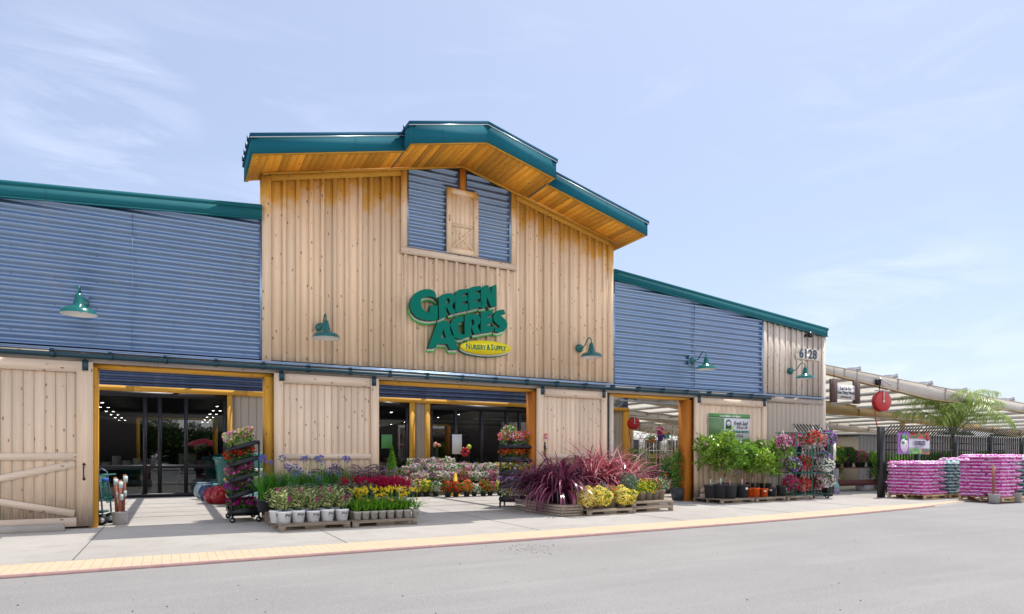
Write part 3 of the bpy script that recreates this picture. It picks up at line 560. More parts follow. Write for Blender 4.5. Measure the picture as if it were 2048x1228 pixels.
def doors(x0, x1, mull, label, ztop=3.239, head=.16, mid=.95):
    fr = MB(); fr.box(x0, -.06, ztop-head, x1, .06, ztop); fr.box(x0, -.06, 0, x1, .06, .12)
    for q in mull: fr.box(q-.055, -.061, .12, q+.055, .061, ztop-head)
    fr.box(x0, -.055, mid-.05, x1, .055, mid+.05); f = fr.build('glass_door_frame', DARK, inn)
    gl = MB(); gl.add([(x0, 0, .12), (x1, 0, .12), (x1, 0, ztop-head), (x0, 0, ztop-head)], [(0, 1, 2, 3)]); g = gl.build('glass_pane', GLASS, f); g.location = (0, 0, 0)
doors(-4.5, pp[0], [-4.4, -.3, ix(372), pp[0]-.06, ix(290)], 'left')
doors(6.15, pp[2], [6.21, pp[2]-.08], 'mid', mid=.8)
doors(pp[5], 13.2, [pp[5]+.06, ix(911), ix(963), ix(1013), 12.4], 'right', head=.22, mid=.8)
# interior room
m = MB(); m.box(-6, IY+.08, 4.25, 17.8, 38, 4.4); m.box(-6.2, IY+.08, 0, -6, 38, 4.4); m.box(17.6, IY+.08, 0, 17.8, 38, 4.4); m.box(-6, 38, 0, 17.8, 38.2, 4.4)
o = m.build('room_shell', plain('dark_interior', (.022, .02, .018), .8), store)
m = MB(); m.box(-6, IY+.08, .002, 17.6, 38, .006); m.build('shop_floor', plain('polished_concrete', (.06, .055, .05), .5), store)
cl = MB(); cl.box(-.09, -.09, -.03, .09, .09, 0); cl.disc((0, 0, -.031), .075, 10); k = 0
root = thing('ceiling_light', None, 'ceiling light', (0, 0, 0), 0, 'ceiling lights inside the dark store'); cl2 = MB(); cl2.lathe([(.10, -.02), (.10, 0)], n=12, m=0); cl2.build('housing', BLACK, root); cl2 = MB(); cl2.disc((0, 0, -.022), .06, 12); cl2.build('lit_lens', LIT, root); PRL = Proto(root)
cnt = 0
for row, X0 in enumerate((-2.75, -2.45, 1.78, 2.08, 9.6, 13.2)):
    for j in range(6): PRL.put((X0, 17.0+2.9*j, 3.45), label='ceiling light in the dark store, %s from the glass, %s row from the left' % (ORD[j], ORD[row]))
# things dimly visible in the store
INT = plain('pale_carton', (.30, .29, .26), .8); 
for i, (X, Y, w_, h_) in enumerate([(-2.4, 11.5, 1.6, 1.3), (.2, 12.5, 2.2, 1.25), (3.2, 12, 1.8, 1.1), (9.2, 12, 1.9, 1.2), (11.6, 13, 1.6, 1.5)]):
    t = thing('display_counter', 'pale display counter stacked with boxes behind the store glass, %s from the left' % ORD[i], 'counter', (X, Y, 0), 0, 'display counters inside the store')
    m = MB(); m.box(0, 0, .82, w_, .7, .9); m.box(.05, .05, .3, w_-.05, .65, .34); m.build('counter_top', INT, t)
    for lx in (.04, w_-.1): m = MB(); m.box(lx, .04, 0, lx+.06, .66, .82); m.build('counter_leg', INT, t)
    m = MB(); 
    for q in range(int(w_/.3)): hh = random.uniform(.15, h_-.9+.12); m.box(.06+q*.3, .15, .9, .06+q*.3+.26, .5, .9+hh)
    m.build('stacked_goods', INT, t)
# rafters over the open yard between the front wall and the shopfront
yr = thing('yard_trellis', 'open timber rafters spanning the yard behind the store front', 'trellis')
for X in (.59, 2.25, 6.4, 8.6): m = MB(); m.box(X-.07, .3, 4.1, X+.07, IY, 4.3); m.build('rafter', TAN, yr)
for Y in (5.1, 2.4): m = MB(); m.box(LEFT, Y-.04, 4.3, 10.2, Y+.04, 4.38); m.build('purlin', TAN, yr)

#@@PART2
# ================================================================ SIGNS AND LAMPS ON THE FRONT
def curve_poly(polys, conv, y0, y1, mb, m=0):
    cu = bpy.data.curves.new('t', 'CURVE'); cu.dimensions = '2D'; cu.fill_mode = 'BOTH'; cu.extrude = (y1-y0)/2
    for pl in polys:
        sp = cu.splines.new('POLY'); sp.points.add(len(pl)-1); sp.use_cyclic_u = True
        for i, p in enumerate(pl): q = conv(*p); sp.points[i].co = (q[0], q[1], 0, 1)
    ob = bpy.data.objects.new('t', cu); C.objects.link(ob); dg = bpy.context.evaluated_depsgraph_get(); me = ob.evaluated_get(dg).to_mesh()
    V = np.array([(v.co.x, (y0+y1)/2-v.co.z, v.co.y) for v in me.vertices]); F = [tuple(p.vertices) for p in me.polygons]; mb.add(V, F, m)
    ob.evaluated_get(dg).to_mesh_clear(); bpy.data.objects.remove(ob); bpy.data.curves.remove(cu)
LET = {
 'G': [[(560,290),(545,262),(520,245),(480,235),(430,233),(370,250),(310,285),(268,338),(248,400),(252,460),(275,520),(320,570),(380,602),(450,618),(520,620),(586,608),(588,440),(562,434),(497,432),(488,478),(488,522),(465,520),(430,503),(398,468),(379,430),(375,390),(390,355),(425,332),(470,322),(520,328),(560,345),(583,378)]],
 'R': [[(600,330),(645,300),(700,284),(757,283),(790,300),(806,335),(802,380),(775,415),(752,432),(820,524),(742,546),(700,455),(692,458),(692,570),(602,610)],[(693,352),(722,345),(737,362),(737,392),(718,412),(693,424)]],
 'E': [[(805,265),(850,240),(962,226),(968,274),(890,294),(890,324),(950,310),(955,376),(890,394),(890,425),(972,406),(970,490),(802,525)]],
 'E2': [[(962,235),(1005,207),(1115,192),(1122,243),(1048,262),(1048,294),(1108,280),(1111,350),(1048,368),(1048,400),(1128,382),(1120,452),(962,492)]],
 'N': [[(1118,215),(1160,190),(1207,184),(1250,300),(1250,196),(1308,175),(1308,442),(1243,454),(1188,325),(1188,458),(1118,468)]],
 'A': [[(580,650),(640,626),(700,626),(735,660),(838,976),(738,976),(706,908),(585,905),(558,958),(470,958)],[(655,722),(692,835),(628,832)]],
 'C': [[(908,630),(900,572),(862,566),(815,577),(768,612),(740,668),(738,730),(757,790),(800,832),(860,850),(915,843),(917,792),(882,790),(850,760),(836,715),(842,665),(868,635)]],
 'R2': [[(918,560),(970,540),(1045,535),(1092,552),(1112,600),(1106,650),(1075,686),(1118,780),(1040,792),(1004,712),(995,714),(995,812),(918,832)],[(998,610),(1022,604),(1037,628),(1030,668),(998,690)]],
 'E3': [[(1115,525),(1170,502),(1262,497),(1264,545),(1198,556),(1198,586),(1255,575),(1258,645),(1198,658),(1198,702),(1275,688),(1275,752),(1115,778)]],
 'S': [[(1417,538),(1402,486),(1345,489),(1295,518),(1268,565),(1275,618),(1310,658),(1348,688),(1345,706),(1320,712),(1283,698),(1290,755),(1340,768),(1400,750),(1436,708),(1443,660),(1420,610),(1380,578),(1352,550),(1378,540)]],
}
SGN_F = plain('sign_teal_face', (.0, .16, .115), .75, 0, .03, 6, 0, .15); SGN_S = plain('sign_dark_green_side', (.004, .05, .03), .5); SGN_L = plain('sign_light_green_backer', (.08, .52, .12), .5, 0, .03); SGN_W = plain('sign_white_edge', (.75, .78, .74), .5)
sg = thing('storefront_sign', 'large dimensional green letters GREEN ACRES over a yellow oval, mounted on the gable', 'sign', (0, 0, 0))
cv = lambda yy, dx=0, dz=0: (lambda u, v: (P(780+u/6.139, 540+v/6.14, yy)[0]+dx, P(780+u/6.139, 540+v/6.14, yy)[1]+dz))
for k, pl in LET.items():
    m = MB(); curve_poly(pl, cv(-.30), -.30, -.285, m, 0); curve_poly(pl, cv(-.30), -.2849, -.17, m, 1); lt = m.build('letter', [SGN_F, SGN_S], sg)
    m = MB(); curve_poly([pl[0]], cv(-.30, .012, -.035), -.1699, -.15, m, 0); m.build('white_edge', SGN_W, lt)
    m = MB(); curve_poly([pl[0]] if k in ('A',) else pl, cv(-.30, .02, -.06), -.1499, -.06, m, 0); m.build('backer', SGN_L, lt)
YEL = plain('sign_yellow', (.78, .66, .01), .45, 0, .03)
def oval(mb, cx, cz, rx, rz, y0, y1, rot=0, n=40):
    pl = []
    for i in range(n):
        a = 2*math.pi*i/n; x = rx*math.cos(a); z = rz*math.sin(a); pl.append((cx+x*math.cos(rot)-z*math.sin(rot), cz+x*math.sin(rot)+z*math.cos(rot)))
    mb.prism(pl[::-1], y0, y1)
p0 = P(780+878/6.139, 540+925/6.14, -.3); p1 = P(780+1482/6.139, 540+970/6.14, -.3); pt = P(780+1180/6.139, 540+862/6.14, -.3); pb = P(780+1180/6.139, 540+1040/6.14, -.3)
ocx, ocz = (p0[0]+p1[0])/2, (pt[1]+pb[1])/2; orx = (p1[0]-p0[0])/2+.02; orz = (pt[1]-pb[1])/2-.01; orot = math.atan2(p1[1]-p0[1], p1[0]-p0[0])+.02
m = MB(); oval(m, ocx, ocz, orx, orz, -.3, -.19, orot); ov = m.build('oval_panel', YEL, sg)
m = MB(); oval(m, ocx+.015, ocz-.03, orx, orz, -.1899, -.165, orot); m.build('white_edge', SGN_W, ov)
m = MB(); oval(m, ocx+.02, ocz-.045, orx, orz, -.1649, -.08, orot); m.build('backer', SGN_F, ov)
m = MB()
xx = ocx-orx*.80
for ch, s_ in (('N', .19), ('URSERY', .15), ('&', .18), ('S', .19), ('UPPLY', .15)):
    mm = text_mb(ch, s_, 0, 0, 0, sx=.78, align='LEFT', bold=.004); V = np.concatenate(mm.v); wd = V[:, 0].max()+.012
    t_ = (xx-ocx); text_mb(ch, s_, xx, ocz-.055+t_*math.sin(orot), -.302, m, sx=.78, align='LEFT', bold=.004, rot=orot); xx += wd+.012
sc_ = (orx*1.62)/(xx-(ocx-orx*.80)); V = np.concatenate(m.v); V[:, 0] = (V[:, 0]-(ocx-orx*.8))*sc_+ocx-orx*.8; m.v = [V]
m.build('lettering', SGN_F, ov)

# gooseneck lamps
def lamp_proto(square):
    t = thing('gooseneck_lamp', None, 'wall lamp', (0, 0, 0), 0, 'green gooseneck barn lamps')
    if square:
        m = MB(); m.box(-.10, -.075, -.14, .10, -.03, .14); m.build('square_plate', CORR, t)
    m = MB(); m.tube([(0, -.03, 0), (0, -.08, 0), (0, -.13, 0), (0, -.155, 0)], [.075, .105, .10, .05], 16); m.build('wall_canopy', LAMPG, t, smooth=False)
    m = MB(); m.tube([(0, -.14, 0), (0, -.27, .005), (0, -.36, .06), (0, -.43, .15), (0, -.50, .20), (0, -.57, .19), (0, -.61, .14), (0, -.62, .05)], .014, 10); m.build('gooseneck_arm', LAMPG, t, smooth=True)
    pr = [(.015, .055), (.045, .05), (.05, .01), (.058, .0), (.058, -.04), (.068, -.05), (.068, -.09), (.08, -.10), (.08, -.145), (.115, -.16), (.125, -.175), (.20, -.20), (.25, -.24), (.272, -.29), (.278, -.30)]
    m = MB(); m.lathe(pr, (0, -.62, 0), 32); m.build('lamp_shade', LAMPG, t, smooth=True)
    m = MB(); m.lathe([(.274, -.298), (.245, -.245), (.19, -.21), (.06, -.19)], (0, -.62, 0), 32); m.disc((0, -.62, -.192), .062, 20); m.build('white_inner_reflector', plain('white_enamel', (.85, .84, .8), .3, 0, .02), t, smooth=True)
    m = MB(); m.lathe([(.03, -.19), (.05, -.23), (.045, -.27), (.0, -.29)], (0, -.62, 0), 16); m.build('bulb', WHITE, t, smooth=True); return Proto(t)
lpS = lamp_proto(True); lpR = lamp_proto(False)
lab = ['on the blue corrugated wing at the far left', 'left of the green letter sign on the pale boards', 'on the pale boards right of the letter sign', 'on the blue corrugated wall above the third opening', 'below the 6128 number plate']
for i, (x, y, pr_) in enumerate([(165, 607, lpS), (641, 656, lpR), (1158, 697, lpR), (1384, 722, lpS), (1580, 742, lpR)]):
    q = P(x, y, -.08); pr_.put((q[0], 0, q[1]), label='green gooseneck barn lamp '+lab[i])
t = thing('floodlight', 'small black bullet floodlight on the grey boards above the number plate', 'floodlight', (P(1611, 671, -.06)[0], -.05, P(1611, 671, -.06)[1]))
m = MB(); m.tube([(0, 0, 0), (0, -.05, 0)], .05, 12); m.tube([(0, -.05, 0), (0, -.12, .01)], .018, 8); m.build('mount', BLACK, t)
m = MB(); m.lathe([(0, .10), (.05, .085), (.075, .04), (.08, -.05), (.07, -.085), (.0, -.07)], (0, -.19, 0), 16); m.build('head', BLACK, t, smooth=True)
# number plate
q0 = P(1592, 695, -.07); q1 = P(1639, 717, -.07)
t = thing('number_plate', 'pale wooden board with the dark house number 6128', 'number plate', (0, 0, 0))
nx0, nx1 = q0[0], q1[0]-.02; nz0 = 4.37; nz1 = 4.68
m = MB(); m.box(nx0, -.08, nz0-.03, nx1, -.055, (nz0+nz1)/2-.002); m.box(nx0, -.08, (nz0+nz1)/2+.002, nx1, -.055, nz1); m.build('board', plain('pale_number_board', (.78, .72, .62), .7, 0, .12, 9), t)
m = text_mb('6128', .40, (nx0+nx1)/2, nz0+.02, -.088, bold=.012, sx=1.0, depth=.012, space=1.08); m.build('numerals', plain('navy_number', (.02, .05, .11), .5), t)
# green sod poster on the fourth barn door
PY = -.19
pq = [P(1417.5, 824.5, PY), P(1500, 831, PY), P(1500, 885, PY), P(1418.5, 881, PY)]
px0, px1 = pq[0][0], pq[1][0]; pz1 = (pq[0][1]+pq[1][1])/2; pz0 = (pq[2][1]+pq[3][1])/2; PW_, PH_ = px1-px0, pz1-pz0
t = thing('sod_poster', 'green and white sod price poster fixed to the sliding barn door above the potted trees', 'poster', (0, 0, 0))
GRN = plain('poster_green', (.09, .30, .085), .6, 0, .05); PWH = plain('poster_white', (.66, .65, .70), .6, 0, .02)
u = lambda a: px0+a*PW_; v = lambda b: pz0+b*PH_
m = MB(); m.box(px0, PY, pz0, px1, PY+.015, pz1); m.build('white_panel', PWH, t)
m = MB(); m.box(px0, PY-.003, v(.85), px1, PY-.0003, pz1); m.box(px0, PY-.003, pz0, px1, PY-.0003, v(.12)); m.build('green_band', GRN, t)
def grassm():
    m, nt, N, L, b = newmat('printed_grass'); tc = N.new('ShaderNodeTexCoord'); f = noise(N, L, tc.outputs['Object'], 30, 4, .7, (3, 1, 1)); L.new(ramp(N, L, f, .35, .68, (.02, .09, .05), (.26, .42, .16)), b.inputs['Base Color']); b.inputs['Roughness'].default_value = .6; return m
m = MB(); m.box(px0, PY-.003, v(.135), u(.36), PY-.0003, v(.835)); m.build('grass_picture', grassm(), t)
INK = plain('black_ink', (.03, .03, .035), .6); SAG = plain('badge_green', (.02, .13, .08), .6)
m = MB(); pl = [(u(.40), v(.45)), (u(.40), v(.65))]+[(u(.47)+.07*PW_*math.cos(a)*1.0, v(.65)+.15*PH_*math.sin(a)) for a in np.linspace(math.pi, 0, 10)]+[(u(.54), v(.45))]; m.prism(pl[::-1], PY-.003, PY-.0003); bd = m.build('badge', SAG, t)
m = MB(); oval(m, u(.47), v(.645), .05*PW_, .085*PH_, PY-.005, PY-.0031); m.build('badge_centre', PWH, bd)
m = MB(); 
for bx_ in (.385, .585, .785): m.box(u(bx_), PY-.003, v(.315), u(bx_+.18), PY-.0003, v(.40))
m.build('button', SGN_F, t)
m = text_mb('Order', .085, u(.25), v(.885), PY-.006, align='LEFT', sx=.95); text_mb('Online', .085, u(.37), v(.885), PY-.006, m, align='LEFT', bold=.003); text_mb('or', .085, u(.53), v(.885), PY-.006, m, align='LEFT'); text_mb('In Store', .085, u(.585), v(.885), PY-.006, m, align='LEFT', bold=.003)
text_mb('IDigGreenAcres.com/sod', .095, u(.5), v(.03), PY-.006, m, bold=.003, sx=.95)
for bx_, s_ in ((.475, 'Book Your Delivery'), (.675, 'Call or Shop'), (.875, 'Order Online')): text_mb(s_, .032, u(bx_), v(.34), PY-.006, m)
m.build('white_lettering', WHITE, t)
m = text_mb('Fresh Sod', .17, u(.76), v(.60), PY-.006, sx=.82, shear=.3, bold=.002); text_mb('$10 per roll', .105, u(.80), v(.475), PY-.006, m, sx=.85); m.box(u(.60), PY-.006, v(.575), u(.94), PY-.004, v(.58))
text_mb('Available for 10 Additional Locations', .036, u(.67), v(.24), PY-.006, m); text_mb('Discounts for Military, Multiday', .045, u(.66), v(.17), PY-.006, m, bold=.001); m.build('dark_lettering', INK, t)

# ================================================================ SHADE STRUCTURE (right and behind)
SY1 = .5
ra = P(1640, 729, SY1); rb = P(2048, 808, SY1); RS = (rb[1]-ra[1])/(rb[0]-ra[0])
rz = lambda X: ra[1]+RS*(X-ra[0])
sh = thing('shade_structure', 'long open shade house with tan steel rafters and translucent roof panels beside the store', 'shade house')
kx = P(1855, 800, SY1)[0]
def rafter(Y, X0, X1, mat=TAN, kn=None):
    kn = kn or kx; m = MB(); bot = lambda X: (rz(X)-.23-(X-18.8)*.042) if X < kn else max(rz(X)-.33, 0) if X > kn+6 else rz(X)-.23-(kn-18.8)*.042+(X-kn)*.02
    xs_ = sorted({X0, X1, kn, kn+6} & set([X0, X1]+[q for q in (kn, kn+6) if X0 < q < X1])); pl = [(x, rz(x)) for x in xs_]+[(x, bot(x)) for x in xs_[::-1]]
    m.prism(pl[::-1], Y, Y+.02, 0); 
    for a, b in zip(xs_, xs_[1:]):
        m.beam((a, Y+.01, rz(a)+.008), (b, Y+.01, rz(b)+.008), .2, .018, 0); m.beam((a, Y+.01, bot(a)-.01), (b, Y+.01, bot(b)-.01), .2, .02, 1)
    for q in np.arange(X0+1.7, X1, 3.1): m.box(q-.01, Y-.08, bot(q), q+.01, Y-.001, rz(q), 0)
    return m.build('rafter', [mat, TANB], sh)
rafter(SY1, RIGHT+.05, 40)
for i in range(1, 5): rafter(SY1+5.5*i, 12.5, 46, TANB if i == 1 else TAN, kx+1.5*i)
for i, Y in enumerate([SY1+5.5*k for k in range(0, 5)]):
    for X in (() if i == 0 else (24.6, 33.5)): m = MB(); m.box(X-.09, Y+.03, 0, X+.09, Y+.21, rz(X)-.1); m.build('column', TANB if i else TAN, sh)
m0 = MB(); m0.box(-.035, .03, -.17, .035, 26, -.03); m0.box(-.035, .03, -.185, .07, 26, -.17); mm_ = bpy.data.objects.new; pu = None
for X in np.arange(12.4, 44, 1.9):
    if pu is None: pu = m0.build('purlin', CHROME, sh)
    else: c = pu.copy(); C.objects.link(c); c.parent = sh; 
    o = pu if X == 12.4 else c
    o.location = (X, SY1 if X > RIGHT+.1 else 3.4, rz(X))
def roofm():
    m, nt, N, L, b = newmat('translucent_roof'); N.remove(b); out = [n for n in N if n.type == 'OUTPUT_MATERIAL'][0]; tc = N.new('ShaderNodeTexCoord')
    d = N.new('ShaderNodeBsdfDiffuse'); t = N.new('ShaderNodeBsdfTranslucent'); f = noise(N, L, tc.outputs['Object'], 1.3, 6, .7, (1, 2.2, 1)); c = mixc(N, L, ramp(N, L, f, .3, .75), (.56, .52, .44), (.76, .72, .64)); L.new(c, d.inputs[0]); L.new(c, t.inputs[0])
    ms = N.new('ShaderNodeMixShader'); ms.inputs[0].default_value = .5; L.new(d.outputs[0], ms.inputs[1]); L.new(t.outputs[0], ms.inputs[2]); L.new(ms.outputs[0], out.inputs[0]); return m
m = MB()
def roofsheet(x0, x1, y0, y1):
    n = int((x1-x0)/.075); xs_ = np.linspace(x0, x1, n+1); V = [(x, y, rz(x)-.02+(.014 if i % 2 else 0)) for y in (y0, y1) for i, x in enumerate(xs_)]; m.add(V, [(i, i+1, n+2+i, n+1+i) for i in range(n)])
roofsheet(RIGHT+.3, 44, SY1+.03, 26); roofsheet(12.4, RIGHT+.3, 3.4, 26); m.build('roof_panel', roofm(), sh)
stb = MB(); stb.box(-.03, -.16, -.0, .03, .5, .14); stb.box(-.04, -.17, -.01, .04, -.16, .15); so = None
for X in [P(q, 760, SY1)[0] for q in (1712, 1786, 1856, 1925, 2020)]:
    if so is None: so = stb.build('purlin_end', CHROME, sh); o = so
    else: o = so.copy(); C.objects.link(o); o.parent = sh
    o.location = (X, SY1, rz(X)+.02)
for Y in (SY1+2.7, SY1+8.4): m = MB(); m.tube([(13, Y, 3.1), (22, Y+.4, 2.95), (34, Y, 2.9)], .03, 6); m.build('conduit', CHROME, sh)
# trusses far back
for Y in (24.5,):
    m = MB(); m.box(14, Y, 3.0, 60, Y+.06, 3.06); m.box(14, Y, 2.6, 60, Y+.06, 2.66)
    for x in np.arange(14, 60, .7): m.beam((x, Y+.03, 2.63), (x+.35, Y+.03, 3.03), .04, .04); m.beam((x+.35, Y+.03, 3.03), (x+.7, Y+.03, 2.63), .04, .04)
    tag(m.build('white_truss', WHITE), 'long white lattice truss at the back of the shade house', 'truss')
# hanging wooden sign
sy = .28; a0 = P(1668, 770, sy); a1 = P(1714, 770, sy)
t = thing('hanging_sign', 'grey wooden sign LET US DO YOUR DIRTY WORK hanging between two dark posts', 'sign')
m = MB(); z1_ = P(1690, 770, sy)[1]; z0_ = P(1690, 799, sy)[1]; m.box(a0[0]+.1, sy, z0_, a1[0]-.1, sy+.03, z1_); m.build('board', plain('grey_sign_board', (.66, .64, .64), .8, 0, .2, 8), t)
for X in (a0[0], a1[0]): m = MB(); m.box(X-.1, sy-.04, z0_-.12, X+.12, sy+.1, z1_+.18); m.build('sign_post', plain('brown_sign_post', (.10, .06, .055), .7), t)
for X in (a0[0], a1[0]): m = MB(); m.tube([(X, sy, z1_+.18), (X, sy, z1_+.6)], .01, 6); m.build('hanging_chain', BLACK, t)
W_ = a1[0]-a0[0]; H_ = z1_-z0_; m = text_mb('Let Us Do', H_*.28, (a0[0]+a1[0])/2, z0_+H_*.66, sy-.006, bold=.006); text_mb('Your Dirty Work', H_*.27, (a0[0]+a1[0])/2, z0_+H_*.38, sy-.006, m, bold=.006); text_mb("we'll load your soil", H_*.15, (a0[0]+a1[0])/2, z0_+H_*.12, sy-.006, m, bold=.003)
m.build('lettering', plain('dark_teal_ink', (.02, .06, .08), .6), t)
# hose reel and cable
RED = plain('red_enamel', (.45, .008, .015), .35, 0, .06); 
def reel(loc, r, label):
    t = thing('hose_reel', label, 'hose reel', loc, R(-12)); m = MB(); m.tube([(0, -.09, 0), (0, -.085, 0), (0, .085, 0), (0, .09, 0)], [r*.96, r, r, r*.96], 28); m.build('drum', RED, t)
    m = MB(); m.tube([(0, -.12, 0), (0, -.09, 0)], r*.12, 10); m.box(-.02, -.125, -.02, .0, -.1, r*1.15); m.box(-r*.6, -.13, r*1.05, r*.7, .1, r*1.12); m.build('bracket', WHITE, t)
    m = MB(); m.tube([(-r*.8, 0, -r*.8), (-r*.75, 0, -r*1.6), (-r*.5, 0, -r*2.6), (-r*.5, 0, -r*3.2)], .02, 6); m.build('hanging_hose', RED, t); return t
q = P(1763, 803, .35); reel((q[0], .35, q[1]), .36, 'round red hose reel hanging under the shade house rafter above the fence post')
q = P(1267, 847, 8); reel((q[0], 8, q[1]), .26, 'small red hose reel hanging inside the third opening')
t = thing('solar_light', 'small grey solar panel light on the shade house rafter above the hose reel', 'solar light', (P(1762, 752, .3)[0], .35, P(1762, 765, .35)[1]))
m = MB(); V = [(-.16, 0, .05), (.32, -.35, -.12), (.32, .1, -.12+.3), (-.16, .45, .35)]; m.beam((-.1, -.1, .12), (.3, -.1, -.02), .36, .03, up=(0, -.6, .8)); m.build('solar_panel', plain('solar_cell', (.45, .47, .5), .25, .3), t); m = MB(); m.box(-.14, -.05, -.1, .0, .08, .1); m.build('housing', BLACK, t); m = MB(); m.tube([(0, 0, -.1), (0, 0, -.55)], .02, 6); m.build('pole', BLACK, t)

# ================================================================ FENCE
def fence(x0, x1, Y, posts, label, lean=-1, H=1.93, rails=(.25, 1.45, 1.68)):
    t = thing('steel_fence', label, 'fence'); sp = .15; xs_ = list(posts)
    for a, b in zip(xs_, xs_[1:]):
        m = MB()
        for x in np.arange(a+.08, b-.04, sp): m.tube([(x, Y, .06), (x, Y, H), (x+.0, Y+lean*.05, H+.06), (x+.0, Y+lean*.26, H+.30)], .0185, 4)
        m.build('picket_panel', BLACK, t)
        for rz_ in rails: m = MB(); m.box(a+.04, Y-.02, rz_, b-.04, Y+.02, rz_+.04); m.build('rail', BLACK, t)
    for x in xs_: m = MB(); m.box(x-.055, Y-.055, 0, x+.055, Y+.055, H+.03); m.build('post', BLACK, t)
    return t
FY = -1.62
fp = [PX(1762, FY)+.03, PX(1835, FY), PX(1911, FY), PX(1981, FY), PX(2044, FY), 30.5, 33]
fence(0, 0, FY, fp, 'black steel picket fence with outward curved tops behind the soil bag pallets')
m = MB(); m.box(fp[0]-.09, FY-.07, 0, fp[0]+.07, FY+.09, 2.18); tag(m.build('gate_post', BLACK), 'tall square black steel gate post beside the magenta bag pallet', 'post')
gx0, gx1 = PX(1598, -.35), PX(1656, -.35)
gt = fence(0, 0, -.35, [gx0, gx1], 'folded back black steel gate leaf behind the hanging basket rack', lean=1, H=1.98, rails=(.15, 1.35, 1.8))
m = MB(); m.box(gx1-.10, -.45, 0, gx1+.10, -.25, 2.1); m.build('gate_jamb', BLACK, gt)
t = thing('white_sign_strip', 'narrow white plastic strip on the gate post beside the basket rack', 'strip', (PX(1668, -.35), -.37, 0)); m = MB(); m.box(-.05, 0, 1.12, .07, .02, 1.68); m.build('panel', WHITE, t)
# banner on the fence
bn = thing('fence_banner', 'purple and white vegetable banner tied to the black picket fence', 'banner'); BY = FY-.06
b0, b1 = P(1794.5, 860, BY), P(1856, 863, BY); bz1, bz0 = 2.055, 1.33; bX0, bX1 = b0[0], b1[0]+.05; BW = bX1-bX0; BH = bz1-bz0
def wav(mb, x0, x1, z0, z1, off, mi=0, n=14):
    xs_ = np.linspace(x0, x1, n+1); V = []; 
    for z in (z0, z1):
        for x in xs_: V.append((x, BY-off-.02*math.sin((x-bX0)*5)-.012*math.sin((x-bX0)*11+2), z+.015*math.sin((x-bX0)*2.2)))
    mb.add(V, [(i, i+1, n+2+i, n+1+i) for i in range(n)], mi)
PUR = plain('banner_purple', (.28, .13, .42), .6, 0, .08, 3); BWH = plain('banner_white', (.70, .70, .78), .6)
def vegm(name, c1, c2):
    m, nt, N, L, b = newmat(name); tc = N.new('ShaderNodeTexCoord'); vo = N.new('ShaderNodeTexVoronoi'); vo.inputs['Scale'].default_value = 9; L.new(tc.outputs['Object'], vo.inputs[0]); L.new(mixc(N, L, ramp(N, L, N_sep(N, L, vo.outputs['Color']), .35, .6), c1, c2), b.inputs['Base Color']); return m
m = MB(); wav(m, bX0, bX0+BW*.35, bz0, bz1, .0); m.build('purple_side', PUR, bn)
m = MB(); wav(m, bX0+BW*.35, bX1, bz0, bz1, .0); m.build('white_side', BWH, bn)
m = MB(); wav(m, bX0+BW*.355, bX1, bz0+BH*.68, bz1, .003); m.build('red_vegetable_picture', vegm('veg_red', (.55, .04, .05), (.06, .16, .06)), bn)
m = MB(); wav(m, bX0+BW*.355, bX0+BW*.75, bz0, bz0+BH*.24, .003); m.build('green_vegetable_picture', vegm('veg_green', (.25, .5, .15), (.12, .3, .12)), bn)
m = MB(); wav(m, bX0+BW*.75, bX1, bz0, bz0+BH*.24, .003); m.build('tomato_picture', vegm('veg_tomato', (.7, .09, .04), (.05, .16, .12)), bn)
m = MB(); wav(m, bX0+BW*.355, bX1, bz0+BH*.255, bz0+BH*.27, .0045, n=8); wav(m, bX0+BW*.355, bX1, bz0+BH*.65, bz0+BH*.665, .0045, n=8); text_mb('EDIBLES', .2, bX0+BW*.68, bz0+BH*.4, BY-.03, m, sx=.85, bold=.004); text_mb('vegetables  herbs  fruit', .05, bX0+BW*.66, bz0+BH*.31, BY-.03, m); m.build('banner_lettering', plain('banner_ink', (.06, .03, .12), .6), bn)
m = MB(); oval(m, bX0+BW*.19, bz0+BH*.40, BW*.12, BH*.33, BY-.03, BY-.026); m.build('white_bag_emblem', BWH, bn); m = MB(); oval(m, bX0+BW*.15, bz0+BH*.76, BW*.055, BH*.09, BY-.034, BY-.031, .6); oval(m, bX0+BW*.24, bz0+BH*.72, BW*.05, BH*.12, BY-.035, BY-.0315, -.4); oval(m, bX0+BW*.15, bz0+BH*.5, BW*.05, BH*.07, BY-.034, BY-.031); m.build('leaf_emblem', plain('leaf_print', (.08, .35, .08), .6), bn)
m = MB(); oval(m, bX0+BW*.93, bz0+BH*.72, BW*.055, BH*.13, BY-.035, BY-.032); m.build('red_roundel', RED, bn)

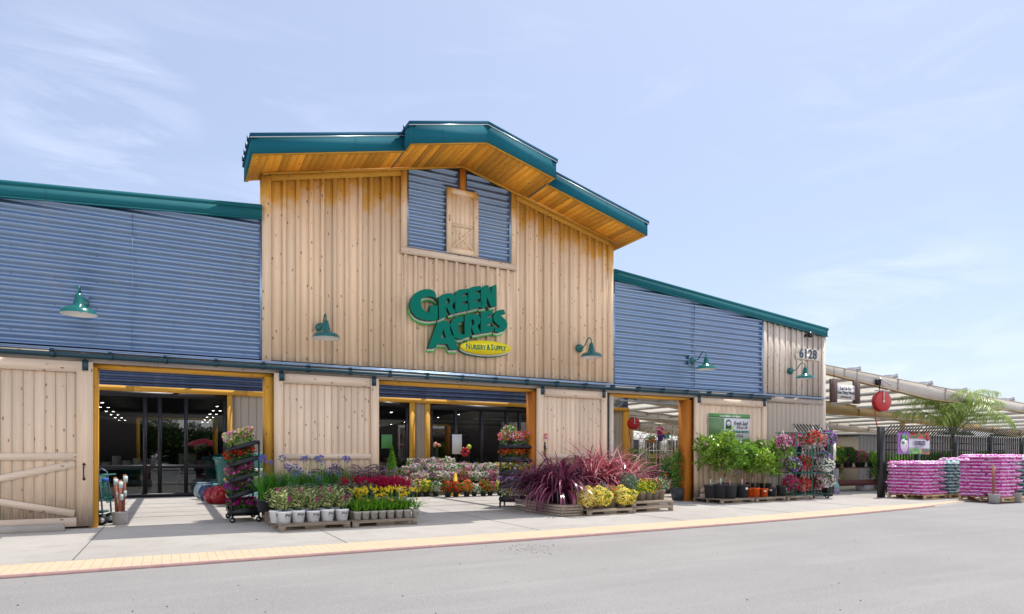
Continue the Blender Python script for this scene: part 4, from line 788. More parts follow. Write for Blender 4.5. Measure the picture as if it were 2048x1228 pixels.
# ================================================================ PLANT BUILDERS
def rdir(n, up=.0):
    v = rng.normal(size=(n, 3)); v[:, 2] += up; return v/np.linalg.norm(v, axis=1, keepdims=True)
def leafcloud(mb, Pn, size, aspect=.42, up=.4, m=0, out=None, jit=.35):
    n = len(Pn); d = rdir(n, up) if out is None else out+rng.normal(size=(n, 3))*jit; d /= np.linalg.norm(d, axis=1, keepdims=True)
    s = np.cross(d, rdir(n)); s /= np.linalg.norm(s, axis=1, keepdims=True)+1e-9; nn = np.cross(d, s)
    L_ = size*rng.uniform(.65, 1.25, (n, 1)); w_ = L_*aspect/2; mid = Pn+d*L_*.45+nn*L_*.06
    V = np.stack([Pn, mid+s*w_, Pn+d*L_-nn*L_*.08, mid-s*w_], 1).reshape(-1, 3); F = np.arange(4*n).reshape(n, 4); mb.add(V, F, m)
def ball(n, c, r, shell=.0, flat=1.0, top=False):
    v = rdir(n); 
    if top: v[:, 2] = np.abs(v[:, 2])
    k = (shell+(1-shell)*rng.random((n, 1)))**(1/2.2) if shell < .99 else 1; return np.array(c)+v*np.array(r)*k
def flowers(mb, Pn, size, m=0, face=None, k=6):
    n = len(Pn); nrm = rdir(n, .9) if face is None else face+rng.normal(size=(n, 3))*.45; nrm /= np.linalg.norm(nrm, axis=1, keepdims=True)
    a = np.cross(nrm, rdir(n)); a /= np.linalg.norm(a, axis=1, keepdims=True)+1e-9; b = np.cross(nrm, a); s = size*rng.uniform(.7, 1.2, (n, 1))/2; V = [Pn-nrm*s*.35]
    for i in range(k):
        t = 2*math.pi*i/k; rr = s*(1.0 if i % 2 == 0 else .82); V.append(Pn+(a*math.cos(t)+b*math.sin(t))*rr)
    V = np.stack(V, 1).reshape(-1, 3); base = np.arange(n)[:, None]*(k+1); F = np.concatenate([np.concatenate([base, base+1+i, base+1+(i+1) % k], 1) for i in range(k)]); mb.add(V, F, m)
def blades(mb, n, c, r0, length, elev, width, droop, m=0, seg=7, az=None):
    """arching strap leaves; elev in radians from horizontal"""
    A = rng.uniform(0, 2*math.pi, n) if az is None else az; E = rng.uniform(elev[0], elev[1], n); Ln = rng.uniform(length[0], length[1], n); Dr = rng.uniform(droop[0], droop[1], n); W = rng.uniform(width[0], width[1], n)
    c = np.array(c); p = c+np.stack([np.cos(A)*r0*rng.random(n), np.sin(A)*r0*rng.random(n), np.zeros(n)], 1); h = np.stack([np.cos(A), np.sin(A), np.zeros(n)], 1); s = np.stack([-np.sin(A), np.cos(A), np.zeros(n)], 1)
    rows = []; e = E.copy(); tw = rng.normal(size=n)*.5
    for j in range(seg+1):
        t = j/seg; wd = W*(min(1, .55+t*2.2) if t < .3 else (1-((t-.3)/.7)**1.7))*.5+.0006; sv = s+np.array([0, 0, 1.])*(tw*t)[:, None]*.6; rows.append(p-sv*wd[:, None]); rows.append(p+sv*wd[:, None])
        p = p+(h*np.cos(e)[:, None]+np.array([0, 0, 1.])*np.sin(e)[:, None])*(Ln/seg)[:, None]; e = e-Dr/seg*(.5+t*1.2)
    V = np.stack(rows, 1).reshape(-1, 3); b = np.arange(n)[:, None]*(2*(seg+1)); F = np.concatenate([np.concatenate([b+2*j, b+2*j+1, b+2*j+3, b+2*j+2], 1) for j in range(seg)]); mb.add(V, F, m)
def pot_mb(r, h, taper=.78, rim=.012):
    m = MB(); m.lathe([(0, .0), (r*taper, 0), (r, h-.03), (r+rim, h-.028), (r+rim, h), (r-.004, h), (r*.97, h-.025)], n=22); m.disc((0, 0, h-.024), r*.97, 18, 1); return m
LG = leafm('leaf_mid_green', (.11, .27, .035), (.05, .15, .02)); LB = leafm('leaf_bright_green', (.20, .42, .035), (.07, .22, .02), .45); LD = leafm('leaf_dark_green', (.05, .14, .03), (.025, .08, .015)); LV = leafm('leaf_variegated', (.62, .62, .32), (.16, .28, .06), .3, var=.25); LBL = leafm('leaf_blue_green', (.13, .24, .16), (.07, .15, .09))
LAG = leafm('leaf_strap_green', (.12, .42, .04), (.04, .16, .02), .4); LDAY = leafm('leaf_lily_green', (.2, .46, .03), (.1, .28, .02), .45)
LPUR = leafm('leaf_purple', (.32, .075, .15), (.13, .03, .075), .22, .26, .35, .9); LRED = leafm('leaf_burgundy_pink', (.56, .13, .17), (.32, .05, .09), .3, .22, .35, .9); LPAL = leafm('leaf_pale_stripe', (.85, .68, .66), (.60, .22, .26), .3, .22, .3, .8)
POTB = plain('black_plastic_pot', (.04, .042, .05), .55, 0, .12); POTW = plain('white_plastic_pot', (.80, .82, .86), .45, 0, .06); POTG = plain('grey_paper_pot', (.42, .40, .37), .8, 0, .12, 10); POTT = plain('taupe_pot', (.28, .235, .185), .6, 0, .1); POTO = plain('orange_bucket', (.75, .10, .01), .4, 0, .05); POTL = plain('light_grey_basket', (.50, .53, .58), .5, 0, .05); POTR = plain('terracotta_pot', (.34, .12, .05), .8, 0, .15)
FC = {}
def fm(nm, col, col2=None):
    if nm not in FC: FC[nm] = leafm('petals_'+nm, col, col2 or tuple(c*.75 for c in col), .35, .5, .2, .3)
    return FC[nm]
COL = {'white': ((.85, .85, .82), (.75, .72, .72)), 'pink': ((.80, .28, .50), (.72, .16, .38)), 'palepink': ((.85, .55, .66), (.75, .42, .58)), 'magenta': ((.62, .03, .34), (.42, .01, .22)), 'purple': ((.27, .05, .42), (.16, .03, .28)), 'lilac': ((.62, .45, .78), (.5, .32, .68)),
 'red': ((.66, .015, .02), (.45, .008, .015)), 'orange': ((.85, .22, .01), (.75, .10, .01)), 'yellow': ((.86, .70, .05), (.80, .55, .02)), 'paleyellow': ((.90, .84, .36), (.88, .74, .16)), 'crimson': ((.60, .01, .10), (.40, .005, .06)), 'coral': ((.85, .28, .22), (.75, .15, .15)), 'blue': ((.24, .24, .66), (.13, .14, .48)), 'darkred': ((.22, .005, .02), (.12, .0, .01))}
def F_(c): return fm(c, *COL[c])
def lump2(Pn, c, seed, amt=.17):
    p = np.random.default_rng(seed).uniform(0, 6.28, 5); c = np.array(c); d = Pn-c; rr = np.linalg.norm(d, axis=1, keepdims=True)+1e-9; u_ = d/rr
    f = 1+amt*(np.sin(4*u_[:, :1]+p[0])*np.cos(3*u_[:, 1:2]+p[1])+.6*np.sin(7*u_[:, 2:3]+p[2]+3*u_[:, :1])+.5*np.sin(9*u_[:, 1:2]+p[3])); return c+d*f
def mound(name, label, r, h, potr, poth, cols, nl=900, nf=260, fs=.045, ls=.05, potm=None, leaf=None, cat='potted flower', group=None, spill=0.0, top=.25):
    """rounded flowering plant in a pot; cols = list of petal colours"""
    t = thing(name, label, cat, group=group); pot_mb(potr, poth).build('pot', [potm or POTB, DIRT], t, smooth=False)
    c = (0, 0, poth+h*(.42-spill*.35)); m = MB(); st0 = rng.bit_generator.state; ps = int(rng.integers(1e6)); Pn = ball(nl, c, (r, r, h*.62), .35); Pn = lump2(Pn, c, ps); Pn = Pn[Pn[:, 2] > .02]; o = (Pn-np.array((0, 0, poth*.6))); o /= np.linalg.norm(o, axis=1, keepdims=True); leafcloud(m, Pn, ls, .5, out=o, jit=.6); m.build('foliage', leaf or LG, t)
    for ci, cc in enumerate(cols):
        k = nf//len(cols); m = MB(); Pn = lump2(ball(k, c, (r*1.02, r*1.02, h*.68), .86), c, ps); Pn = Pn[Pn[:, 2] > (poth-spill*h*.6)]; fc = (Pn-np.array(c)); fc /= np.linalg.norm(fc, axis=1, keepdims=True); flowers(m, Pn, fs, face=fc); m.build('blossoms', F_(cc), t)
    return Proto(t)

# ================================================================ PALLETS
def pallet_proto(mat, w=1.22, d=1.02, h=.125):
    t = thing('wooden_pallet', None, 'pallet', group='wooden pallets'); n = 8; bw = .10
    m = MB()
    for i in range(n): y = -d/2+(d-bw)*i/(n-1); m.box(-w/2+random.uniform(0, .01), y, h-.018, w/2-random.uniform(0, .01), y+bw, h)
    m.build('deck_boards', mat, t)
    for y in (-d/2+.005, -.02, d/2-.045):
        m = MB()
        pts_ = [(-w/2+.01, .0195), (-w/2+.13, .0195)]
        for c_ in (-w/4-.02, w/4+.02): pts_ += [(c_-.17, .0195), (c_-.15, h-.05), (c_+.15, h-.05), (c_+.17, .0195)]
        pts_ += [(w/2-.01, .0195), (w/2-.01, h-.0185), (-w/2+.01, h-.0185)]; m.prism(pts_, y, y+.04); m.build('stringer', mat, t)
    m = MB()
    for y in (-d/2, -bw/2, d/2-bw): m.box(-w/2+.01, y, 0, w/2-.01, y+bw, .018)
    m.build('bottom_boards', mat, t); return Proto(t)
palG = pallet_proto(W_PALL); palN = pallet_proto(W_PALLN, 1.22, 1.1, .13)
def pal(p, x0, y0, lab, z=0, w=1.22, d=1.02, rz=0, sx=1): return p.put((x0+w/2*sx, y0+d/2, z), rz, lab, scale=(sx, 1, 1))
pal(palG, 1.585, -2.30, 'grey pallet under the white pots of variegated shrubs'); pal(palG, 2.83, -2.30, 'grey pallet under the grey daylily pots')
for j in (0, 1):
    w_ = ('lower', 'upper')[j]; pal(palG, 1.56, -1.25, w_+' grey pallet of the stack under the blue agapanthus', .127*j); pal(palG, 2.82, -1.25, w_+' grey pallet of the stack under the red astilbe', .127*j)
CY0 = -2.42
pal(palG, 7.78, CY0, 'low grey pallet under the yellow calibrachoa mounds'); pal(palG, 9.08, CY0+.14, 'lower of two stacked grey pallets beside the yellow mounds'); pal(palG, 9.08, CY0+.14, 'upper of two stacked grey pallets beside the yellow mounds', .127)
def crate(x0, x1, y0, y1, h, label):
    t = thing('plank_crate', label, 'crate', ((x0+x1)/2, (y0+y1)/2, 0), 0, 'grey plank crates under the cordylines'); w_ = (x1-x0)/2; d_ = (y1-y0)/2; nb = 4; bh = h/nb
    for i in range(nb):
        m = MB(); z0 = bh*i+.008; z1 = bh*(i+1)-.004; j_ = random.uniform(-.006, .006)
        m.box(-w_, -d_+j_, z0, w_, -d_+.02+j_, z1); m.build('plank', W_PALL, t); m = MB(); m.box(-w_+j_, -d_+.0205, z0, -w_+.02+j_, d_, z1); m.build('plank', W_PALLY, t); m = MB(); m.box(w_-.02, -d_+.0205, z0, w_, d_, z1); m.build('plank', W_PALLY, t)
    m = MB(); m.box(-w_+.0205, -d_+.0205, h-.03, w_-.0205, d_-.002, h-.01); m.build('deck', W_PALL, t)
    for x in (-w_+.022, w_-.07): m = MB(); m.box(x, -d_+.021, 0, x+.045, -d_+.06, h-.031); m.build('corner_post', W_PALL, t)
W_PALLY = wood('grey_crate_wood', (.42, .35, .28), (.20, .16, .13), 'Y', var=.3, kd=.6)
crate(7.20, 7.76, -2.30, -1.32, .24, 'short plank crate at the left front under the drooping cordyline'); crate(7.22, 8.5, -1.30, -.25, .26, 'left plank crate under the purple cordylines'); crate(8.52, 9.4, -1.22, -.22, .26, 'middle plank crate under the pink striped cordylines'); crate(9.42, 10.3, -1.22, -.22, .26, 'right plank crate under the pink striped cordylines')
pal(palG, 12.82, -1.30, 'left grey pallet under the black potted trees', sx=1.05); pal(palG, 14.15, -1.30, 'middle grey pallet under the orange buckets'); pal(palG, 15.42, -1.30, 'right grey pallet beside the hanging basket rack', sx=.9)

# ================================================================ DISPLAY 1: pots in front of the second barn door
def text_pot(r, h, name, label, mat, kind):
    t = thing(name, label, 'potted plant'); pt = pot_mb(r, h, .8, .006).build('pot', [mat, DIRT], t)
    m = MB(); s1 = .075 if kind == 'PW' else .03
    mm = MB(); text_mb(*((('PW', .085)) if kind == 'PW' else (('Perennials', .026))), 0, h*.5 if kind == 'PW' else h*.55, 0, mm, sx=1.0, bold=.002 if kind == 'PW' else 0, depth=.001)
    text_mb('PROVEN WINNERS' if kind == 'PW' else 'nursery grown', .0135 if kind == 'PW' else .016, 0, h*.36, 0, mm, depth=.001)
    if kind != 'PW': mm.box(-.045, -.001, h*.45, .045, 0, h*.462); mm.box(-.045, -.001, h*.82, .045, 0, h*.832)
    V = np.concatenate(mm.v); a = V[:, 0]/r; rr = r*(.8+.2*V[:, 2]/(h-.03))+.0015; mm.v = [np.stack([rr*np.sin(a), -rr*np.cos(a), V[:, 2]], 1)]; mm.build('pot_print', plain('pot_ink', (.10, .11, .13), .6) if kind == 'PW' else INK, pt); return t
def shrub_var():
    t = text_pot(.115, .215, 'variegated_shrub', None, POTW, 'PW'); m = MB(); st = MB()
    for i in range(16):
        a = random.uniform(0, 6.28); lean = random.uniform(.05, .42); L_ = random.uniform(.22, .42); b = Vector((math.cos(a)*.03, math.sin(a)*.03, .2)); e = b+Vector((math.cos(a)*lean*L_*1.4, math.sin(a)*lean*L_*1.4, L_)); st.tube([b, (b+e)/2+Vector((0, 0, .02)), e], [.004, .003, .002], 4, cap=False)
        k = 22; tt = np.linspace(.15, 1, k)[:, None]; Pn = np.array(b)+(np.array(e)-np.array(b))*tt; ang = np.arange(k)*2.4; o = np.stack([np.cos(ang), np.sin(ang), np.full(k, .45)], 1); leafcloud(m, Pn, .075, .3, out=o, jit=.2)
    m.build('foliage', LV, t); st.build('stem', LD, t); f = MB()
    for i in range(2): a = random.uniform(0, 6.28); p = (math.cos(a)*.14, math.sin(a)*.14, .2+random.uniform(.22, .38)); leafcloud(f, ball(60, p, (.012, .012, .05), .5), .022, .7)
    f.build('blossoms', F_('magenta'), t); return t
def daylily():
    t = text_pot(.073, .155, 'daylily', None, POTG, 'G'); m = MB(); blades(m, 46, (0, 0, .14), .03, (.22, .38), (.8, 1.45), (.012, .018), (1.0, 2.3)); m.build('foliage', LDAY, t); s = MB(); f = MB()
    for i in range(3):
        a = random.uniform(0, 6.28); L_ = random.uniform(.20, .40); e = Vector((math.cos(a)*.09, math.sin(a)*.09, .15+L_)); s.tube([(0, 0, .14), e*.5+Vector((0, 0, .08)), e], [.004, .003, .003], 4, cap=False)
        for j in range(random.choice((1, 2, 2))):
            c = np.array(e)+rng.normal(size=3)*.025; d = rdir(1, .5)[0]; d[1] -= .4; u_ = np.cross(d, (0, 0, 1.)); u_ /= np.linalg.norm(u_); v_ = np.cross(d, u_)
            for q in range(6):
                an = q*math.pi/3; o = (u_*math.cos(an)+v_*math.sin(an))*.8+d*.75; leafcloud(f, c[None], .055, .5, out=o[None], jit=.08)
    s.build('stem', LDAY, t); f.build('blossoms', F_('yellow'), t); return t
VAR = [Proto(shrub_var()) for _ in range(2)]; DL = [Proto(daylily()) for _ in range(3)]
PZ = .127
for i, (px_, yy) in enumerate([(553, -1.98), (569, -2.14), (596.5, -2.12), (626.5, -2.12), (655, -2.12), (684, -2.12)]):
    VAR[i % 2].put((PX(px_, yy), yy, PZ), (0, .15, -.1)[i % 3]+R(22), 'variegated shrub in a white printed pot, %s from the left along the front pallet' % ORD[i], 'white pots of variegated shrubs', (1, 1, (1.0, .96, 1.0, .93, 1.0, .97)[i]))
for i in range(4): VAR[i % 2].put((1.80+.29*i, -1.72, PZ), .3, 'variegated shrub in a white pot in the second row, %s from the left' % ORD[i], 'white pots of variegated shrubs')
for i, px_ in enumerate((715, 731, 748, 764.5, 781, 798, 814, 831)): DL[i % 3].put((PX(px_, -2.16), -2.16, PZ), R(24)+.05*(i % 3), 'yellow daylily in a grey pot, %s from the left of the front row' % ORD[i], 'grey pots of yellow daylilies')
for i in range(8): DL[(i+1) % 3].put((2.93+.147*i, -1.98, PZ), 1.2*i, 'yellow daylily in a grey pot, %s from the left of the second row' % ORD[i], 'grey pots of yellow daylilies')
for i in range(7): DL[(i+2) % 3].put((2.97+.16*i, -1.78, PZ), 2.1*i, 'yellow daylily in a grey pot, %s from the left of the back row' % ORD[i], 'grey pots of yellow daylilies')
def agap():
    t = thing('agapanthus', None, 'potted plant'); pot_mb(.14, .24).build('pot', [POTB, DIRT], t); m = MB(); blades(m, 110, (0, 0, .2), .09, (.42, .74), (1.15, 1.54), (.014, .024), (.3, 1.5)); m.build('foliage', LAG, t); s = MB(); f = MB(); g = MB()
    for i in range(9):
        a = random.uniform(0, 6.28); L_ = random.uniform(.34, .90); e = Vector((math.cos(a)*random.uniform(.02, .16), math.sin(a)*.12, .2+L_)); s.tube([(math.cos(a)*.03, math.sin(a)*.03, .2), e], [.005, .004], 4, cap=False)
        if i % 3 == 0 : k = random.choice((18, 30, 50)); r_ = .028+k*.0011; o = rdir(k, .25); leafcloud(f, np.array(e)+o*r_*.5, .048, .5, out=o, jit=.1)
        else: leafcloud(g, np.array(e)[None].repeat(5, 0), .028, .3, up=1.2)
    s.build('stem', leafm('agapanthus_stalk', (.32, .46, .14), (.2, .34, .08)), t); f.build('blossoms', F_('blue'), t); g.build('buds', LBL, t); return Proto(t)
AG = [agap() for _ in range(3)]
for i, (x, y) in enumerate([(1.52, -1.0), (1.78, -.8), (2.05, -1.02), (2.3, -.75), (2.55, -1.0), (2.8, -.78), (3.0, -1.0), (1.65, -.45), (2.15, -.42), (2.65, -.42)]):
    AG[i % 3].put((x, y, .254 if y < -.2 else 0), 1.3*i, 'blue agapanthus on the rear pallets, %s from the left, %s row' % (ORD[i if i < 7 else i-7], 'front' if i < 7 else 'back'), 'agapanthus behind the variegated shrubs', .92)
BLUEP = mound('catmint', None, .20, .40, .10, .2, ['lilac'], 700, 24, .02, .045, POTB, LBL, 'potted plant')
for i in range(6): BLUEP.put((1.95+.27*i, -1.46, PZ+.02), i, 'leafy blue green perennial between shrubs and agapanthus, %s from the left' % ORD[i], 'blue green perennials')
def astilbe():
    t = thing('astilbe', None, 'potted plant'); pot_mb(.12, .22).build('pot', [POTW, DIRT], t); m = MB(); Pn = ball(420, (0, 0, .28), (.18, .18, .14), .2); leafcloud(m, Pn, .06, .5, up=.6); m.build('foliage', LD, t); f = MB()
    for i in range(20):
        a = random.uniform(0, 6.28); r_ = .17*math.sqrt(random.random()); H0 = random.uniform(.34, .44); H1 = random.uniform(.12, .2); k = 60; tt = rng.random(k); an = rng.random(k)*6.28; rad = (1-tt)*.05+.004
        Pn = np.stack([math.cos(a)*r_*(1+tt*.25)+np.cos(an)*rad, math.sin(a)*r_*(1+tt*.25)+np.sin(an)*rad, H0+tt*H1], 1); o = np.stack([np.cos(an), np.sin(an), np.full(k, 1.)], 1); leafcloud(f, Pn, .035, .35, out=o, jit=.3)
    f.build('plume', F_('crimson'), t); return Proto(t)
AS = [astilbe() for _ in range(2)]
for i in range(10):
    r_ = i // 5; AS[i % 2].put((3.02+.265*(i % 5)+.09*r_, (-1.18, -.85)[r_], (.254, .254)[r_]), i*1.1, 'crimson astilbe in a white pot, %s from the left, %s row' % (ORD[i % 5], ('front', 'back')[r_]), 'crimson astilbe pots')
for i in range(0): AS[i % 2].put((3.1+.25*i, -1.45, PZ+.01), i*.7, 'low crimson astilbe in a white pot just behind the daylilies, %s from the left' % ORD[i], 'crimson astilbe pots', .85)
def fountain():
    t = thing('fountain_grass', None, 'potted plant'); pot_mb(.14, .24).build('pot', [POTB, DIRT], t); m = MB(); blades(m, 150, (0, 0, .22), .05, (.45, .8), (1.0, 1.5), (.005, .008), (.6, 1.8)); m.build('foliage', leafm('purple_grass_blade', (.20, .10, .13), (.10, .06, .08), .3), t); f = MB()
    for i in range(16):
        a = random.uniform(0, 6.28); e = random.uniform(1.0, 1.45); p = np.array((0, 0, .22)); L_ = random.uniform(.75, 1.0); n_ = 12; pts = []; el = e
        for j in range(n_): pts.append(tuple(p)); p = p+np.array((math.cos(a)*math.cos(el), math.sin(a)*math.cos(el), math.sin(el)))*L_/n_; el -= .06+.012*j*j/4
        f.tube(pts[:8], .002, 3, cap=False); f.tube(pts[7:], [.005]+[.011]*3+[.006], 5)
    f.build('seed_plume', leafm('purple_plume', (.30, .20, .25), (.2, .12, .17), .3), t); return Proto(t)
FG = [fountain() for _ in range(2)]
for i, x in enumerate((2.95, 3.3, 3.65, 4.0, 4.28)): FG[i % 2].put((x, -.48, .254 if x < 4.1 else 0), i*2, 'purple fountain grass with arching plumes behind the astilbe, %s from the left' % ORD[i], 'purple fountain grasses')
t = thing('plant_tag', 'red and white plant tag standing in the astilbe', 'plant tag', (4.02, -1.3, .26)); m = MB(); m.box(-.01, 0, 0, .01, .004, .32); m.build('stake', WHITE, t); m = MB(); m.beam((-.06, 0, .33), (.07, 0, .37), .004, .085, up=(0, 0, 1)); m.build('tag_panel', WHITE, t); m = MB(); m.add([(-.06, -.005, .31), (.04, -.005, .41), (-.06, -.005, .38)], [(0, 1, 2)]); m.build('red_corner', RED, t)
# conical conifer beside the narrow glass door
t = thing('conifer_shrub', 'bright green conical conifer in a square terracotta pot beside the narrow glass door', 'potted shrub', (6.35, 6.6, 0)); m = MB(); m.box(-.24, -.24, 0, .24, .24, .42); m.build('pot', POTR, t)
m = MB(); tt = rng.random(2600); an = rng.random(2600)*6.28; rad = (1-tt)*.33*(.55+.45*rng.random(2600)); Pn = np.stack([np.cos(an)*rad, np.sin(an)*rad, .42+tt*1.15], 1); leafcloud(m, Pn, .055, .3, up=1.5); m.build('foliage', LB, t)

# ================================================================ RACKS
FLR = {'mix': ['paleyellow', 'white', 'pink'], 'red': ['red'], 'pink': ['pink', 'magenta'], 'mag': ['magenta'], 'mag2': ['magenta', 'purple'], 'mar': ['orange', 'pink'], 'mar2': ['orange', 'red'], 'green': ['yellow', 'white'], 'pur': ['purple', 'lilac'], 'low': ['paleyellow', 'white']}
def tray_plants(cols, w, d, h, nl, nf, fs, seed_leaf=LG, label=None):
    t = thing('flower_tray', label, 'plant tray'); m = MB(); m.box(-w/2, -d/2, 0, w/2, d/2, .012)
    for x0, y0, x1, y1 in ((-w/2, -d/2, w/2, -d/2+.01), (-w/2, d/2-.01, w/2, d/2), (-w/2, -d/2+.01, -w/2+.01, d/2-.01), (w/2-.01, -d/2+.01, w/2, d/2-.01)): m.box(x0, y0, .012, x1, y1, .06)
    m.build('tray', POTB, t); m = MB(); n = nl; Pn = np.stack([rng.uniform(-w/2-.03, w/2+.03, n), rng.uniform(-d/2-.04, d/2+.02, n), .05+h*rng.random(n)**.8], 1); leafcloud(m, Pn, .05, .45, up=.8); m.build('foliage', seed_leaf, t)
    for c in cols:
        k = nf//len(cols); m = MB(); Pn = np.stack([rng.uniform(-w/2-.05, w/2+.05, k), rng.uniform(-d/2-.05, d/2+.03, k), .05+h*rng.uniform(.45, 1.15, k)], 1); flowers(m, Pn, fs, face=np.tile((0, -.5, .8), (k, 1))); m.build('blossoms', F_(c), t)
    return t
def rack(loc, rz, label, w, d, H, tilt, trays, lab2):
    t = thing('plant_rack', label, 'plant rack', loc, rz, 'black nursery racks')
    for sx in (-1, 1):
        for sy in (-1, 1):
            x = sx*(w/2-.015); y = sy*(d/2-.015); m = MB(); m.box(x-.016, y-.016, .13, x+.016, y+.016, H); m.build('upright', BLACK, t)
            m = MB(); m.tube([(x-.014, y, .055), (x+.014, y, .055)], .055, 14); cs = m.build('caster', BLACK, t); m = MB(); m.tube([(x-.017, y, .055), (x+.017, y, .055)], .025, 10); m.build('hub', CHROME, cs); m = MB(); m.box(x-.022, y-.02, .07, x+.022, y+.02, .129); m.build('fork', BLACK, cs)
    m = MB(); m.box(-w/2, -d/2, .13, w/2, d/2, .155); m.build('base_frame', BLACK, t)
    n = len(trays)
    for i, (c, hh, lf) in enumerate(trays):
        z = .18+(H-.30)*(i/(n-1)) if n > 1 else .2; tl = tilt if i else 0.02; z += -.03 if i else 0
        m = MB(); ct, st_ = math.cos(tl), math.sin(tl); y0 = -d/2-.02
        def tp(x, y, zz): return (x, y0+(y-y0)*ct-zz*st_, z+(y-y0)*st_+zz*ct)
        def tb(a, b):
            V = [tp(x, y, q) for q in (a[2], b[2]) for y in (a[1], b[1]) for x in (a[0], b[0])]; m.add(V, [(0, 2, 3, 1), (4, 5, 7, 6), (0, 1, 5, 4), (2, 6, 7, 3), (0, 4, 6, 2), (1, 3, 7, 5)])
        tb((-w/2-.01, y0, 0), (w/2+.01, d/2+.02, .012)); tb((-w/2-.012, y0-.01, -.01), (w/2+.012, y0, .055)); tb((-w/2-.012, y0, -.012), (-w/2-.001, d/2+.02, .055)); tb((w/2+.001, y0, -.012), (w/2+.012, d/2+.02, .055)); tb((-w/2-.01, d/2+.02, -.01), (w/2+.01, d/2+.03, .055))
        m.build('sloping_shelf', BLACK, t)
        for k in range(2):
            tr_ = tray_plants(FLR[c], w/2-.03, d-.06, hh, 620, 260 if hh > .12 else 110, .06 if hh > .12 else .045, lf, '%s tray of %s on the %s shelf of %s' % (('left', 'right')[k], {'mix': 'mixed pale flowers', 'red': 'red flowers', 'pink': 'pink flowers', 'mag': 'magenta flowers', 'mag2': 'magenta and purple flowers', 'mar': 'orange marigolds', 'mar2': 'fiery orange marigolds', 'green': 'leafy seedlings', 'pur': 'purple flowers', 'low': 'low pale seedlings'}[c], ('bottom', 'second', 'third', 'fourth', 'top')[i], lab2))
            cx = (-1, 1)[k]*(w/4); lp = Vector((cx, y0+(0-y0)*ct-.014*st_, z+(0-y0)*st_+.014*ct)); M = Matrix.Translation(loc) @ Matrix.Rotation(rz, 4, 'Z') @ Matrix.Translation(lp) @ Matrix.Rotation(tl, 4, 'X'); tr_.location = M.to_translation(); tr_.rotation_euler = M.to_euler(); tr_['group'] = 'flower trays on the racks'
    m = MB()
    for i in range(4):
        z = .36+(H-.3)*i/4
        for yy in (-d/2+.015, d/2-.015): m.tube([(-w/2, yy, z), (w/2, yy, z)], .004, 4)
        for xx_ in (-w/2+.015, w/2-.015): m.tube([(xx_, -d/2, z), (xx_, d/2, z)], .004, 4)
    m.build('wire_guard', BLACK, t); return t
rack((1.27, .13, 0), R(-90), 'black wheeled rack of sloping flower trays at the first opening', 1.05, .50, 1.52, R(17), [('mag', .17, LG), ('mag2', .18, LG), ('pink', .18, LG), ('red', .19, LG), ('mix', .26, LB)], 'the left rack')
rack((7.85, .45, 0), R(-38), 'black wheeled rack of marigold and seedling trays beside the purple cordylines', 1.15, .62, 1.62, R(10), [('low', .16, LB), ('pur', .19, LG), ('green', .21, LB), ('mar2', .21, LB), ('mar', .27, LB)], 'the marigold rack')
mp_ = mound('daisy_pot', None, .2, .3, .09, .16, ['magenta', 'white'], 500, 120, .05, .05, leaf=LB)
t = mp_.put((7.47, .5, 1.55), 0, 'white and magenta daisies in a pot on the left end of the marigold rack', None, 1.0)
# ================================================================ TROLLEY, STAKE BUCKETS
def cart(loc, rz, label):
    t = thing('shopping_cart', label, 'shopping cart', loc, rz); TG = plain('cart_green_plastic', (.005, .13, .11), .4); FR = plain('cart_blue_grey_frame', (.10, .14, .19), .35, .4)
    for y in (-.22, .22):
        m = MB(); m.tube([(.28, y, .14), (.25, y, .6), (.20, y, .98), (.12, y, 1.03), (-.02, y, .98)], .016, 8); m.tube([(.28, y, .16), (-.45, y, .2)], .015, 6); m.build('side_frame', FR, t)
        m = MB(); m.tube([(.26, y-.016, .10), (.26, y+.016, .10)], .10, 20); wh = m.build('wheel', BLACK, t); m = MB(); m.tube([(.26, y-.019, .10), (.26, y+.019, .10)], .055, 14); m.tube([(.26, y-.022, .1), (.26, y+.022, .1)], .018, 8, 0); m.build('hub', CHROME, wh)
        m = MB(); m.tube([(-.42, y-.014, .06), (-.42, y+.014, .06)], .06, 14); m.build('wheel', BLACK, t)
    m = MB(); m.tube([(.22, -.25, .93), (.34, -.25, .93), (.34, .25, .93), (.22, .25, .93)], .013, 8); m.build('handle', TG, t)
    m = MB()
    for y in np.linspace(-.21, .21, 8): m.tube([(.19, y, .94), (.24, y, .6), (.34, y*.9, .42)], .007, 4)
    for z, xx_ in ((.9, .195), (.8, .21), (.7, .225), (.6, .24), (.5, .29), (.42, .34)): m.tube([(xx_, -.21, z), (xx_, .21, z)], .009, 4)
    for y in (-.21, .21):
        for z in (.9, .8, .7, .6, .5): m.tube([(.2, y, z), (-.55, y, z+.02)], .006, 4)
        for x in np.linspace(-.5, .15, 10): m.tube([(x, y, .46), (x, y, .92)], .005, 4)
    m.box(-.55, -.21, .44, .3, .21, .455); m.build('green_basket', TG, t)
    m = MB(); m.box(-.45, -.2, .22, .25, .2, .25); m.build('lower_shelf', TG, t); m = MB(); m.box(.2, -.06, .80, .30, .03, .86); m.build('blue_seat_clip', plain('blue_plastic', (.02, .12, .55), .4), t); return t
cq = G(210, 1049); cart((cq[0]-.24, cq[1]+.10, 0), R(-14), 'green and grey garden shopping cart standing beside the first yellow post')
STK = wood('red_stake_wood', (.36, .13, .08), (.22, .075, .05), 'Z', var=.1, kd=.7); CARD = plain('pale_price_card', (.50, .62, .62), .6, 0, .04)
